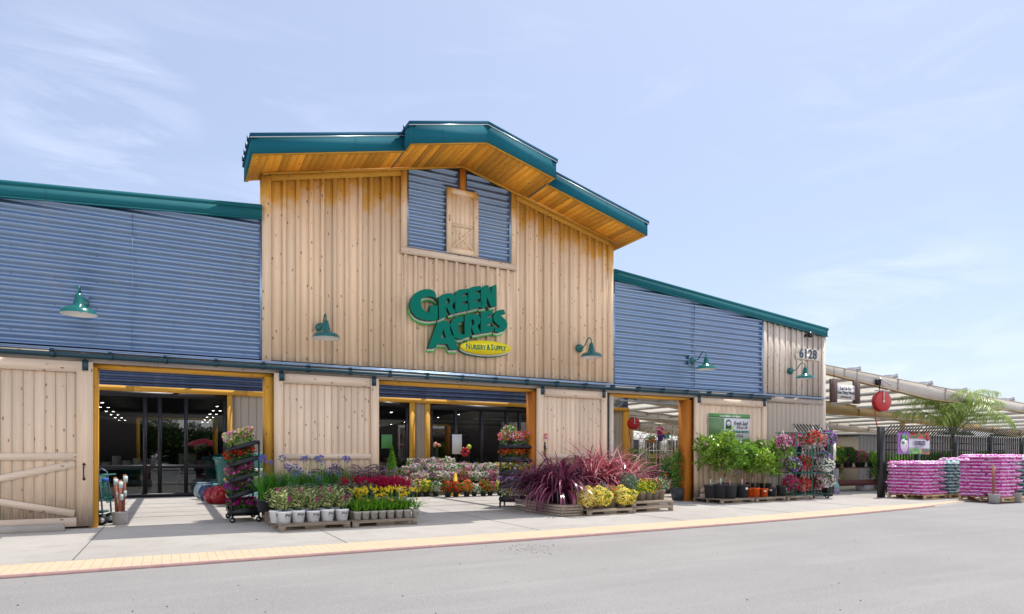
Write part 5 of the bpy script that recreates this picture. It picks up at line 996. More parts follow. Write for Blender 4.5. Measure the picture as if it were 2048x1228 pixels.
def stake_bucket(loc, n, label, h=.74):
    t = thing('bucket', 'grey bucket '+label, 'bucket', loc); m = MB(); m.lathe([(0, 0), (.115, 0), (.135, .22), (.145, .225), (.142, .245), (.13, .24), (.112, .02), (0, .02)], n=24); m.build('body', plain('bucket_grey', (.42, .41, .42), .55, 0, .12), t); m = MB(); m.tube([(-.14, 0, .22), (-.1, -.1, .16), (0, -.142, .13), (.1, -.1, .16), (.14, 0, .22)], .004, 5); m.build('wire_handle', CHROME, t)
    for i in range(n):
        a = 2*math.pi*i/n+.6; b = Vector((math.cos(a)*.05, math.sin(a)*.05, .03)); e = Vector((math.cos(a)*.09, math.sin(a)*.09, h-.05*i)); s = thing('wooden_stake', '%s red wooden stake in the bucket %s' % (ORD[i], label), 'stake', loc, 0, 'wooden stakes in buckets'); m = MB(); m.beam(b, e, .06, .03); m.build('shaft', STK, s); m = MB(); m.box(e.x-.02, e.y-.032, e.z-.15, e.x+.05, e.y-.026, e.z-.03, rot=.3); 
        m.build('price_card', CARD, s)
        if n > 1: m = MB(); m.box(e.x*.75-.01, e.y*.75-.035, e.z*.62-.06, e.x*.75+.055, e.y*.75-.028, e.z*.62+.05, rot=-.4); m.build('lower_card', CARD, s)
bq = G(239, 1050); stake_bucket((bq[0], bq[1]+.12, 0), 3, 'beside the shopping cart', .93)
bq = G(2000, 1006); stake_bucket((bq[0], bq[1]+.14, 0), 1, 'in front of the tall magenta bag pallet', 1.02)
bq = G(2044, 1003); stake_bucket((bq[0], bq[1]+.14, 0), 1, 'at the far right edge by the teal bags', 1.02)
# wheel stop at far left
k0 = G(0, 1066); k1 = G(133, 1060); t = thing('wheel_stop', 'low concrete wheel stop in front of the left barn door', 'wheel stop'); m = MB(); kx1 = k1[0]; V = [(-4.2, -.52, 0), (kx1, -.52, 0), (kx1, -.36, 0), (-4.2, -.36, 0), (-4.2, -.50, .125), (kx1-.02, -.50, .125), (kx1-.02, -.39, .125), (-4.2, -.39, .125)]; m.add(V, [(0, 3, 2, 1), (4, 5, 6, 7), (0, 1, 5, 4), (1, 2, 6, 5), (2, 3, 7, 6), (3, 0, 4, 7)]); m.build('concrete_bar', CONC, t)

# ================================================================ GLAZED POTS AND URNS inside first opening
def glazed(px_, py_, r, col, label, dy=0, tiltz=0):
    g = G(px_, py_); t = thing('glazed_pot', label, 'glazed pot', (g[0], g[1]+dy, 0), tiltz, 'round glazed pots on the yard floor'); c = plain('glaze_%d' % int(px_*7+py_), col, .12, 0, .12, 12)
    m = MB(); pr = [(0, .0), (r*.45, .0), (r*.8, r*.25), (r*.98, r*.65), (r, r*.95), (r*.94, r*1.3), (r*.75, r*1.62), (r*.66, r*1.72), (r*.72, r*1.8), (r*.68, r*1.82), (r*.58, r*1.7)]; m.lathe(pr, n=28); m.build('body', c, t, smooth=True); m = MB(); m.disc((0, 0, r*1.62), r*.62, 20); m.build('opening', BLACK, t)
gz = [(470-27, 1008, .27, (.35, .01, .02), 'large crimson glazed pot nearest the flower rack'), (427, 1007, .24, (.36, .012, .025), 'smaller crimson glazed pot left of the large one'), (415, 1001, .24, (.03, .05, .13), 'navy glazed pot behind the small crimson pot'), (436, 998, .25, (.20, .42, .52), 'pale turquoise glazed pot behind the crimson pots'), (407, 998, .27, (.25, .32, .38), 'grey blue glazed pot at the left end of the pot group'), (452, 993, .28, (.6, .62, .6), 'white banded glazed pot in the pot group'), (425, 990, .25, (.05, .08, .14), 'dark blue glazed pot at the back of the pot group'), (441, 988, .26, (.09, .09, .09), 'charcoal glazed pot at the back of the pot group')]
for a in gz: glazed(*a)
def urn(x, y, r, h, col, label):
    t = thing('tall_urn', label, 'planter', (x, y, 0)); m = MB(); m.lathe([(0, 0), (r*.6, 0), (r*.75, h*.3), (r*.95, h*.8), (r*1.0, h*.93), (r*1.1, h*.94), (r*1.1, h), (r*.95, h), (r*.9, h*.9)], n=28); m.build('body', plain('urn_%d' % int(x*100), col, .15, 0, .15, 8), t, smooth=True); m = MB(); m.disc((0, 0, h*.9), r*.9, 20); m.build('soil', DIRT, t)
urn(PX(462, 5.5), 5.5, .42, 1.25, (.01, .14, .13), 'tall deep teal urn behind the left flower rack'); urn(PX(500, 5.0), 5.0, .40, 1.35, (.04, .26, .24), 'tall jade urn behind the right side of the left rack')
urn(PX(510, 4.0), 4.0, .36, .95, (.62, .62, .6), 'white glazed planter behind the left flower rack'); urn(PX(478, 4.2), 4.2, .34, .7, (.7, .5, .08), 'yellow glazed planter behind the left flower rack'); urn(PX(493, 2.6), 2.6, .25, .42, (.2, .45, .55), 'pale blue patterned planter behind the left rack')

# ================================================================ CORDYLINES
def cordy(n, lm, ln, name='cordyline', el=(.2, 1.45), dr=(.5, 2.4), wd=(.028, .045), extra=None):
    t = thing(name, None, 'potted plant'); pot_mb(.16, .25).build('pot', [POTB, DIRT], t); m = MB(); blades(m, n, (0, 0, .30), .04, ln, el, wd, dr, seg=8); m.build('foliage', lm, t)
    if extra: m = MB(); blades(m, n//2, (0, 0, .30), .04, ln, el, wd, dr, seg=8); m.build('pale_leaves', extra, t)
    m = MB(); m.tube([(0, 0, .2), (0, 0, .42)], [.035, .03], 8); m.build('crown_base', leafm('cordyline_heart', (.42, .02, .08), (.3, .01, .05), .1), t); return Proto(t)
CP = [cordy(150, LPUR, (.8, 1.3), wd=(.036, .058), dr=(1.1, 3.3), el=(.0, 1.4)) for _ in range(2)]; CR_ = [cordy(130, LRED, (.8, 1.35), el=(.0, 1.35), dr=(.6, 2.8), wd=(.03, .05), extra=LPAL) for _ in range(2)]
zt = .25
for i, (x, y, z) in enumerate([(7.58, -1.75, zt-.05), (8.0, -1.0, zt), (7.45, -.75, zt), (8.45, -.85, zt), (8.25, -.42, zt), (7.6, -1.3, zt)]): CP[i % 2].put((x, y, z), i*1.7, 'dark purple cordyline at the left, %s of six from the front left' % ORD[i], 'purple cordylines', (1.0, .97, .95, .92, 1.0, 1.0)[i])
for i, (x, y, z) in enumerate([(8.95, -.95, zt), (9.45, -.7, zt), (9.9, -1.0, zt), (9.15, -.4, zt), (9.85, -.42, zt)]): CR_[i % 2].put((x, y, z), i*2.3, 'burgundy and pink striped cordyline, %s of five from the left' % ORD[i], 'pink striped cordylines', (1.05, 1.12, 1.0, 1.1, 1.0)[i])

# ================================================================ YELLOW MOUNDS AND FRONT POTS
MY = mound('calibrachoa', None, .31, .30, .13, .2, ['yellow', 'paleyellow', 'paleyellow'], 1300, 1500, .045, .035, POTT, LB, spill=.8)
MYs = mound('calibrachoa', None, .2, .26, .12, .2, ['yellow'], 900, 240, .036, .035, POTT, LB, spill=.3)
MO = mound('calibrachoa', None, .18, .26, .12, .22, ['coral', 'orange'], 700, 150, .035, .035, POTT, LG)
ML = mound('calibrachoa', None, .19, .28, .12, .22, ['lilac', 'palepink'], 800, 220, .035, .035, POTT, LG)
MG = mound('salvia_pot', None, .2, .36, .12, .24, ['lilac'], 1000, 40, .03, .04, POTT, LBL)
MWp = mound('calibrachoa', None, .19, .26, .12, .22, ['white', 'paleyellow'], 800, 120, .03, .035, POTT, LBL)
py_ = CY0
for i, (x, y, z, pr_, lab) in enumerate([(7.98, py_+.28, PZ, MY, 'large yellow calibrachoa mound at the left front corner of the low pallet'), (8.28, py_+.30, PZ, MY, 'large yellow calibrachoa mound next to the left one'), (8.64, py_+.35, PZ, MO, 'coral orange calibrachoa between the yellow mounds'), (8.92, py_+.32, PZ, MY, 'large yellow calibrachoa mound at the right end of the low pallet'), (8.1, py_+.75, PZ, ML, 'lilac calibrachoa behind the left yellow mounds'), (8.75, py_+.78, PZ, ML, 'lilac calibrachoa behind the right yellow mound'), (8.45, py_+.78, PZ, MO, 'orange calibrachoa behind the yellow mounds'),
   (9.25, py_+.45, .254, MG, 'grey green salvia in a taupe pot on the stacked pallets'), (9.55, py_+.42, .254, MYs, 'small yellow calibrachoa on the stacked pallets'), (9.78, py_+.45, .254, MYs, 'second small yellow calibrachoa on the stacked pallets'), (10.0, py_+.48, .254, MO, 'orange calibrachoa in a taupe pot on the stacked pallets'), (10.2, py_+.5, .254, MWp, 'pale cream calibrachoa at the right end of the stacked pallets'), (9.62, py_+.8, .254, ML, 'lilac petunia at the back of the stacked pallets'), (9.95, py_+.85, .254, MO, 'orange petunia at the back of the stacked pallets')]):
    pr_.put((x, y, z), i*1.1, lab, 'potted flowers on the front pallets')

# ================================================================ FLOWER BANKS in the second opening
def bench(x0, x1, y0, y1, z, label, mat=W_PALL):
    t = thing('display_bench', label, 'display bench', ((x0+x1)/2, (y0+y1)/2, 0)); w_ = (x1-x0)/2; d_ = (y1-y0)/2; m = MB()
    for i in range(max(3, int((y1-y0)/.15))): n_ = max(3, int((y1-y0)/.15)); a = -d_+2*d_*i/n_; m.box(-w_, a+.006, z-.03, w_, a+2*d_/n_-.006, z)
    m.build('slatted_top', mat, t)
    for sx in (-1, 1):
        for sy in (-1, 1): m = MB(); m.box(sx*(w_-.1)-.1, sy*(d_-.1)-.1, 0, sx*(w_-.1)+.1, sy*(d_-.1)+.1, z-.031); m.build('block_leg', plain('cinder_block', (.33, .33, .33), .9, 0, .1, 15), t)
    return t
bench(6.55, 11.6, 5.7, 6.5, .32, 'low slatted bench carrying the front pale petunias'); bench(6.7, 11.8, 6.6, 7.3, .50, 'middle slatted bench of pink petunias'); bench(7.3, 9.3, 7.4, 8.1, .72, 'rear slatted bench of tall petunias by the glass')
PK = {c: mound('petunia', None, .21, .27, .095, .16, cs, 620, 190, .066, .05, POTB, LB) for c, cs in {'w': ['white', 'white', 'palepink'], 'p': ['pink', 'palepink', 'white'], 'l': ['lilac', 'palepink', 'white'], 'm': ['magenta', 'pink'], 'r': ['red'], 'o': ['orange', 'coral'], 'y': ['paleyellow', 'yellow'], 'g': ['white'], 'x': ['crimson', 'pink'], 'b': ['orange', 'darkred']}.items()}
NAMEC = {'w': 'white', 'p': 'pink', 'l': 'lilac', 'm': 'magenta', 'r': 'red', 'o': 'orange', 'y': 'yellow', 'g': 'sparse white', 'x': 'crimson', 'b': 'bronze'}
def row(seq, x0, dx, y, z, rowname, sc_=1.0):
    cnt_ = {}
    for i, c in enumerate(seq):
        if c == ' ': continue
        k = cnt_.get(c, 0); cnt_[c] = k+1
        PK[c].put((x0+dx*i+random.uniform(-.04, .04), y+random.uniform(-.05, .05), z), random.uniform(0, 6), '%s %s petunia pot in the %s' % (ORD[k % 20], NAMEC[c], rowname), 'petunia pots in the second opening', sc_*random.uniform(.88, 1.12))
row('rrogbxyy yyyg', 7.58, .30, 4.85, 0, 'floor row nearest the camera')
row('wyyg', 6.55, .28, 5.4, 0, 'left floor cluster by the yellow posts', 1.1); row('wwyo', 6.45, .27, 6.3, .1, 'left rear cluster by the yellow posts', 1.1)
row('ppwlpxpwlmplpyyyy', 7.2, .27, 5.95, .32, 'low bench row'); row('plgwplpwglpmpgg', 7.1, .3, 6.3, .32, 'low bench back row')
row('plpwpwgplpwpmpgg', 7.0, .3, 6.95, .50, 'middle bench row', 1.08); row('wpwpplmpgwplppg', 7.3, .31, 7.2, .50, 'middle bench back row', 1.05); row('pplpw', 7.5, .33, 7.75, .72, 'rear bench row', 1.05)
t = thing('garden_flag_flower', 'red metal flower ornament on a stake above the pink petunias', 'garden ornament', (PX(930, 7), 7, .6)); m = MB(); m.tube([(0, 0, 0), (0, 0, .78)], .008, 5); m.build('stake', BLACK, t); m = MB()
for i in range(6): a = i*math.pi/3; oval(m, .11*math.cos(a), .82+.11*math.sin(a), .075, .06, -.01, .0+i*.001, a, 12)
m.build('petals', RED, t)
t = thing('pinwheel', 'round yellow green ornament on a stake above the petunias', 'garden ornament', (PX(938, 7.3), 7.3, .6)); m = MB(); m.tube([(0, 0, 0), (0, 0, .98)], .008, 5); m.build('stake', BLACK, t); m = MB(); oval(m, 0, 1.0, .09, .09, -.01, .01); m.build('disc', plain('lime_paint', (.5, .6, .05), .5), t)
t = thing('butterfly_ornament', 'pale orange butterfly ornament on a stake at the left of the petunias', 'garden ornament', (PX(874, 7.2), 7.2, .6)); m = MB(); m.tube([(0, 0, 0), (0, 0, 1.0)], .008, 5); m.build('stake', BLACK, t); m = MB(); oval(m, -.07, 1.08, .09, .06, -.01, .01, .9); oval(m, .07, 1.05, .08, .05, -.01, .012, -.5); m.build('wings', plain('salmon_paint', (.7, .3, .2), .5), t)
t = thing('warning_cone', 'yellow folding cone among the petunias', 'cone', (PX(911, 5.4), 5.4, .0)); m = MB(); m.lathe([(.16, 0), (.16, .03), (.11, .04), (.03, .72), (0, .73)], n=16); m.build('cone_body', plain('cone_yellow', (.8, .45, .01), .4), t)
for nm, px_, z0, z1, c, lab in (('poster', 912, 1.35, 2.1, WHITE, 'small white notice on the glass door behind the petunias'), ('poster', 772, 1.55, 2.05, GRN, 'small green notice on the narrow glass door')):
    m = MB(); X = ix(px_); m.box(X-.2, IY-.1, z0, X+.2, IY-.09, z1); tag(m.build('door_notice', c), lab, 'notice')

# ================================================================ POTTED TREES by the fourth barn door
def ptree(r, h, potm, H, cr, lm, name='potted_tree', nl=1500, ch=None, wrap=None, label=None, hole=.38):
    t = thing(name, label, 'potted tree'); p = pot_mb(r, h, .82, .012).build('pot', [potm, DIRT], t); tk = MB(); pts = [(0, 0, h-.05), (.015, .01, h+(H-h)*.4), (-.01, 0, h+(H-h)*.75)]; tk.tube(pts, [.022, .016, .008], 6); ends = []
    for i in range(11): a = i*2.4; z = h+(H-h)*(.28+.05*i); e = Vector((math.cos(a)*cr*.8*random.uniform(.6, 1), math.sin(a)*cr*.8*random.uniform(.6, 1), min(z+random.uniform(.1, .32), H))); tk.tube([(0, 0, z), (Vector((0, 0, z))+e)/2+Vector((0, 0, .03)), e], [.006, .004, .002], 4, cap=False); ends.append(e)
    tk.build('trunk', plain('bark_brown', (.22, .15, .09), .9, 0, .2, 20), t); m = MB(); k = nl//len(ends)
    for e in ends: c = np.array(e); Pn = ball(int(k*random.uniform(.3, .95)), c, (cr*.42, cr*.42, cr*.40), .1); leafcloud(m, Pn, .115, .36, up=.35)
    m.build('foliage', lm, t)
    if wrap: m = MB(); m.tube([(.0, 0, h-.02), (.0, 0, h+.16)], .024, 8); m.build('trunk_wrap', wrap, t)
    m = MB(); a = R(-60); m.box(-.035, -r-.003, h*.62, .045, -r+.008, h*.78, rot=R(28), piv=(0, 0)); m.build('pot_label', WHITE, t); return Proto(t)
WR = plain('striped_trunk_wrap', (.62, .42, .38), .7, 0, .3, 30); TG1 = leafm('citrus_leaf', (.34, .50, .05), (.12, .27, .03), .5, .28, .45, .7); TG2 = leafm('citrus_leaf_dark', (.24, .42, .04), (.07, .20, .02), .5, .28, .45, .7)
T1 = ptree(.17, .36, POTB, 1.62, .42, TG1, wrap=plain('pale_trunk_wrap', (.5, .6, .45), .7)); T2 = ptree(.18, .37, POTB, 1.5, .40, TG2, wrap=WR); T3 = ptree(.125, .26, POTO, 1.35, .34, TG1, nl=1000); T4 = ptree(.11, .24, POTB, 1.15, .28, TG2, nl=600)
for i, (px_, yy, pr_, s, lab) in enumerate([(1421, -.75, T1, 1.0, 'first potted tree from the left, in a black pot'), (1441, -.95, T1, 1.08, 'tallest light green potted tree under the sod poster'), (1460, -1.10, T2, 1.0, 'potted tree in the large black pot nearest the camera'), (1484, -.98, T2, .98, 'potted tree with striped trunk wrap left of the orange buckets'), (1500.5, -.95, T3, .95, 'young tree in the left orange bucket, partly hidden'), (1510, -1.05, T3, 1.0, 'young tree in the middle orange bucket'), (1528, -1.05, T3, .9, 'young tree in the right orange bucket'),
    (1505, -.6, T2, 1.02, 'black potted tree behind the orange buckets'), (1530, -.6, T1, .98, 'light black potted tree behind the right orange bucket'), (1544, -1.0, T4, 1.05, 'small tree in a narrow black pot right of the orange buckets'), (1563, -1.0, T4, 1.25, 'sparse tree in a wide black pot beside the hanging baskets'), (1450, -.5, T2, 1.05, 'black potted tree against the barn door')]):
    pr_.put((PX(px_, yy), yy, PZ), i*1.9, lab, 'potted trees on pallets', s)

# ================================================================ HANGING BASKET RACK
GRK = plain('rack_green_steel', (.01, .12, .09), .4, .1); rx0, rx1 = PX(1567, -.75), PX(1646, -.95); ry0, ry1 = -1.15, -.55
t = thing('basket_rack', 'green steel wheeled rack hung with flowering baskets at the end of the store', 'basket rack')
for x in (rx0+.05, (rx0+rx1)/2, rx1-.05):
    for y in (ry0, ry1): m = MB(); m.tube([(x, y, .12), (x, y, 1.98)], .016, 6); m.build('upright', GRK, t)
for z in (.14, .78, 1.36, 1.96):
    m = MB()
    for y in (ry0, ry1): m.tube([(rx0-.1, y, z), (rx1+.1, y, z)], .014, 6)
    for x in (rx0+.05, rx1-.05): m.tube([(x, ry0, z), (x, ry1, z)], .014, 6)
    m.build('shelf_rails', GRK, t)
for x in (rx0+.1, rx1-.08, (rx0+rx1)/2):
    for y in (ry0, ry1):
        m = MB(); m.tube([(x-.018, y, .06), (x+.018, y, .06)], .06, 14); cs = m.build('caster', BLACK, t); m = MB(); m.tube([(x-.021, y, .06), (x+.021, y, .06)], .028, 10); m.build('hub', WHITE, cs)
def basket(cols, label, potm=POTL, r=.25):
    t = thing('hanging_basket', label, 'hanging basket'); m = MB(); m.lathe([(0, -.16), (.075, -.16), (.125, -.02), (.135, .0), (.12, .0)], n=20); m.disc((0, 0, -.01), .12, 16, 1); m.build('pot', [potm, DIRT], t); m = MB(); Pn = ball(800, (0, 0, .06), (r, r, .2), .25); Pn = Pn[Pn[:, 2] > -.10]; leafcloud(m, Pn, .045, .5, up=.2); m.build('foliage', LG, t)
    for c in cols: k = 240//len(cols); m = MB(); Pn = ball(k, (0, 0, .06), (r*1.05, r*1.05, .23), .92); Pn = Pn[Pn[:, 2] > -.14]; fc = Pn-np.array((0, 0, .0)); fc /= np.linalg.norm(fc, axis=1, keepdims=True); flowers(m, Pn, .062, face=fc); m.build('blossoms', F_(c), t)
    m = MB()
    for a in (0, 2.09, 4.19): m.tube([(math.cos(a)*.13, math.sin(a)*.13, 0), (math.cos(a)*.06, math.sin(a)*.06, .27), (0, 0, .42)], .005, 4)
    m.tube([(0, 0, .42), (.03, 0, .46), (0, 0, .5)], .006, 4); m.build('hanger', WHITE, t); return Proto(t)
BK = {'m': basket(['magenta', 'palepink'], None, POTT), 'c': basket(['coral', 'pink', 'magenta'], None), 'r': basket(['red', 'coral'], None), 'w': basket(['white'], None, POTL), 'k': basket(['pink', 'palepink', 'coral'], None), 'v': basket(['purple', 'lilac'], None, POTB), 'x': basket(['crimson', 'red'], None, POTL), 'p': basket(['palepink', 'white'], None, POTL), 'g': basket(['magenta', 'crimson'], None, POTB)}
bl = [('m', 1566, 889, 'magenta and pale basket at the top left'), ('c', 1590, 883, 'coral and magenta basket second in the top row'), ('w', 1618, 888, 'white petunia basket in the middle of the top row'), ('r', 1626, 880, 'red basket hanging high at the back of the top row'), ('k', 1640, 884, 'salmon pink basket right in the top row'), ('v', 1656, 880, 'purple basket at the top right end'),
 ('v', 1584, 933, 'dark purple basket at the left of the middle row'), ('x', 1606, 930, 'bright red basket in the middle row'), ('p', 1630, 931, 'pale pink basket in the middle row'), ('w', 1651, 934, 'white petunia basket at the right of the middle row'), ('v', 1647, 921, 'violet basket high in the middle row'), ('m', 1640, 937, 'magenta basket low in the middle row'),
 ('g', 1581, 970, 'magenta basket at the left of the bottom row'), ('r', 1605, 973, 'red flowered basket in a pale blue pot in the bottom row'), ('x', 1636, 969, 'crimson basket in the bottom row'), ('p', 1652, 965, 'lilac and white basket at the right of the bottom row')]
for i, (c, x, y, lab) in enumerate(bl): Y = (-1.1, -.85, -.7)[i % 3]; q = P(x, y, Y); BK[c].put((q[0], Y, max(q[1], .34)), i*1.3, lab+' of the green rack', 'hanging flower baskets', .98)
q = G(1662, 986); PKp = mound('petunia', None, .2, .3, .12, .2, ['white', 'lilac'], 600, 200, .055, .045, POTB, LG); PKp.put((q[0], q[1], 0), 0, 'white and lilac petunia in a black pot on the ground beside the basket rack')
q = G(1673, 987); t = thing('spray_bottle', 'pale teal and lilac bottle standing by the gate post', 'bottle', (q[0], q[1], 0)); m = MB(); m.lathe([(0, 0), (.09, 0), (.09, .14), (.07, .17)], n=16); m.build('lilac_base', plain('lilac_plastic', (.45, .38, .62), .4), t); m = MB(); m.lathe([(.0695, .1705), (.085, .19), (.085, .30), (.03, .36), (.03, .40), (0, .40)], n=16); m.build('teal_top', plain('mint_plastic', (.3, .6, .55), .4), t)

# ================================================================ SOIL BAG PALLETS
def bagm(name, c1, c2, cw):
    m, nt, N, L, b = newmat(name); tc = N.new('ShaderNodeTexCoord'); sp = N.new('ShaderNodeSeparateXYZ'); L.new(tc.outputs['Object'], sp.inputs[0]); n = noise(N, L, tc.outputs['Object'], 7, 4, .6); n2 = noise(N, L, tc.outputs['Object'], 38, 2, .5, (1, 1, 2.2))
    z = mathn(N, L, 'ADD', sp.outputs[2], mathn(N, L, 'MULTIPLY_ADD', n, .05, -.025)); base = mixc(N, L, ramp(N, L, sp.outputs[0], -.1, .45), c1, c2)
    st = mathn(N, L, 'MULTIPLY', mathn(N, L, 'LESS_THAN', mathn(N, L, 'ABSOLUTE', mathn(N, L, 'ADD', z, -.062)), .012), mathn(N, L, 'GREATER_THAN', n, .46)); base = mixc(N, L, st, base, cw)
    lt = mathn(N, L, 'MULTIPLY', mathn(N, L, 'LESS_THAN', mathn(N, L, 'ABSOLUTE', mathn(N, L, 'ADD', sp.outputs[2], -.032)), .011), mathn(N, L, 'GREATER_THAN', n2, .56)); base = mixc(N, L, lt, base, (.8, .8, .82))
    top = mathn(N, L, 'MULTIPLY', mathn(N, L, 'GREATER_THAN', z, .108), mathn(N, L, 'GREATER_THAN', n, .5)); base = mixc(N, L, top, base, cw)
    vo = N.new('ShaderNodeTexVoronoi'); vo.inputs['Scale'].default_value = 1.0; mp_ = N.new('ShaderNodeMapping'); mp_.inputs['Scale'].default_value = (14, 14, 34); L.new(tc.outputs['Object'], mp_.inputs[0]); L.new(mp_.outputs[0], vo.inputs[0]); fr_ = mathn(N, L, 'MULTIPLY', mathn(N, L, 'GREATER_THAN', N_sep(N, L, vo.outputs['Color']), .86), mathn(N, L, 'GREATER_THAN', n, .45)); base = mixc(N, L, mathn(N, L, 'MULTIPLY', fr_, .4), base, cw); L.new(base, b.inputs['Base Color']); b.inputs['Roughness'].default_value = .32; b.inputs['Specular IOR Level'].default_value = .5
    bp = N.new('ShaderNodeBump'); bp.inputs['Strength'].default_value = .7; bp.inputs['Distance'].default_value = .02; L.new(noise(N, L, tc.outputs['Object'], 13, 5, .7, (1, 1, 2)), bp.inputs['Height']); L.new(bp.outputs[0], b.inputs['Normal']); return m
MAGB = bagm('magenta_bag_plastic', (.62, .03, .38), (.48, .07, .42), (.80, .66, .76)); TEAB = bagm('teal_bag_plastic', (.01, .18, .19), (.05, .26, .26), (.68, .76, .72))
def bag_mesh(mat, L_=.60, W_=.40, H_=.122, seed=0):
    rg = np.random.default_rng(seed); nx, ny = 22, 14; V = []; 
    ph = rg.uniform(0, 6.28, 6)
    def pt(u_, v_, s):
        x = u_*L_/2; y = v_*W_/2; e = (1-abs(u_)**9)**.5*(1-abs(v_)**7)**.5; wob = 1+.22*math.sin(5*u_+ph[0])*math.cos(4*v_+ph[1]); cr = .009*math.sin(22*u_*v_+ph[2])+.008*math.sin(17*v_+ph[3]+5*u_)+.006*math.sin(26*u_+ph[1])
        return (x*(1-.03*abs(v_)**3)+.008*math.sin(6*v_+ph[4]), y*(1-.05*abs(u_)**4)+.008*math.sin(7*u_+ph[5]), H_*.42+s*H_*.5*e*wob+(cr if e > .2 else 0)*(1 if s > 0 else .5))
    for s in (1, -1):
        for i in range(nx+1):
            for j in range(ny+1): V.append(pt(-1+2*i/nx, -1+2*j/ny, s))
    F = []; o = (nx+1)*(ny+1)
    for i in range(nx):
        for j in range(ny):
            a = i*(ny+1)+j; F.append((a, a+ny+1, a+ny+2, a+1)); F.append((o+a, o+a+1, o+a+ny+2, o+a+ny+1))
    return MB().add(V, F)
def bagproto(mat, seed):
    t = thing('soil_bag', None, 'soil bag'); bag_mesh(mat, seed=seed).build('filled_sack', mat, t, smooth=True)
    m = MB()
    for s in (-1, 1): 
        n = 8; V = []
        for k in range(n+1): y = -.17+.34*k/n; V += [(s*.292, y, .045+.006*math.sin(k*2+seed)), (s*.322, y, .05+.01*math.sin(k*1.7+seed))]
        m.add(V, [(2*k, 2*k+1, 2*k+3, 2*k+2) for k in range(n)])
    build_each(m, 'crimped_end', plain('white_crimp', (.66, .62, .64), .5), t); return Proto(t)
BM = [bagproto(MAGB, s) for s in (1, 2, 3)]; BT = [bagproto(TEAB, s) for s in (4, 5)]
def stack(x0, y0, nl, kind, name, top_short=0, hgt=.097):
    palN.put((x0+.61, y0+.55, 0), 0, 'new yellow pallet under the '+name)
    for l in range(nl):
        lay = [(.31, .21, 0), (.31, .62, 0), (.92, .21, 0), (.92, .62, 0), (.25, .93, 0), (.9, .93, 0)] if l % 2 == 0 else [(.21, .31, 90), (.21, .84, 90), (.62, .31, 90), (1.02, .31, 90), (.62, .86, 90), (1.02, .86, 90)]
        if top_short and l == nl-1: lay = lay[:top_short]
        names = ['front left', 'middle left', 'front right', 'middle right', 'rear left', 'rear right']
        for k, (dx, dy, rr) in enumerate(lay):
            if 1 < k and l < nl-1 and k in (3, 5): continue      # hidden inside the stack
            pr_ = kind[(l+k) % len(kind)]; sy = 1 if not (k >= 4 and l % 2 == 0) else .75
            pr_.put((x0+dx+random.uniform(-.03, .03), y0+dy+random.uniform(-.028, .028), .13+l*hgt), R(rr+random.choice((0, 180))+random.uniform(-4, 4)), '%s bag, layer %d up, %s' % (names[k], l+1, name), 'stacked soil bags', (1, sy, 1))
stack(19.36, -2.84, 10, BM, 'magenta pallet beside the gate post', 5); stack(20.75, -2.80, 10, BT, 'teal pallet between the magenta ones', 4); stack(22.15, -2.8, 11, BM, 'far magenta pallet behind the teal bags')
stack(20.22, -4.42, 12, BM, 'tall magenta pallet nearest the camera', 5); stack(22.0, -4.45, 11, BT, 'teal pallet at the far right', 4); stack(23.5, -4.45, 12, BM, 'magenta pallet at the right edge behind the teal bags')
m = MB(); Xp = 20.22; V = []
m.beam((Xp-.012, -3.78, .035), (Xp-.012, -3.70, .095), .012, .006, up=(1, 0, 0)); m.beam((Xp-.013, -3.70, .035), (Xp-.013, -3.78, .095), .012, .006, up=(1, 0, 0)); tag(m.build('painted_cross', RED), 'small red cross painted on the tall stack pallet', 'mark')

# ================================================================ GARDEN YARD BEHIND: benches, plants, arches, palm, trees
MAHO = plain('red_brown_bench_paint', (.12, .035, .03), .6, 0, .15)
bench(PX(1655, 1.2), PX(1790, 1.2), .9, 1.9, .86, 'red brown bench of dahlias and geraniums behind the gateway', MAHO); 
t = thing('display_bench', 'low red brown shelf on cinder blocks behind the gateway', 'display bench', (22.6, .72, 0)); m = MB(); m.box(-1.9, 0, .22, 2.2, .1, .42); m.build('front_board', MAHO, t); m = MB(); m.box(-.55, -.03, .0, -.05, .35, .219); m.build('cinder_block', plain('cinder_grey', (.36, .36, .37), .9, 0, .1, 15), t)
DH = {'y': mound('dahlia', None, .26, .5, .11, .22, ['yellow'], 900, 22, .13, .07, POTB, LG), 'd': mound('dahlia', None, .26, .5, .11, .22, ['darkred'], 900, 18, .11, .07, POTB, LD), 'm': mound('geranium', None, .24, .36, .11, .2, ['magenta'], 700, 120, .08, .06, POTB, LB), 'w': mound('begonia', None, .24, .36, .12, .2, ['white', 'paleyellow'], 800, 60, .06, .06, plain('green_pot', (.02, .14, .08), .5), LB)}
for i, (px_, k, lab) in enumerate([(1668, 'y', 'yellow dahlia at the left end of the bench'), (1681, 'y', 'second yellow dahlia on the bench'), (1693, 'd', 'dark red dahlia on the bench'), (1704, 'd', 'second dark red dahlia on the bench'), (1716, 'm', 'magenta geranium on the bench'), (1729, 'm', 'second magenta geranium on the bench'), (1741, 'w', 'cream begonia in a green pot on the bench'), (1753, 'w', 'second cream begonia on the bench beside the fence post')]): DH[k].put((PX(px_, 1.25), 1.25+.1*(i % 2), .86), i, lab, 'flowers on the red brown bench')
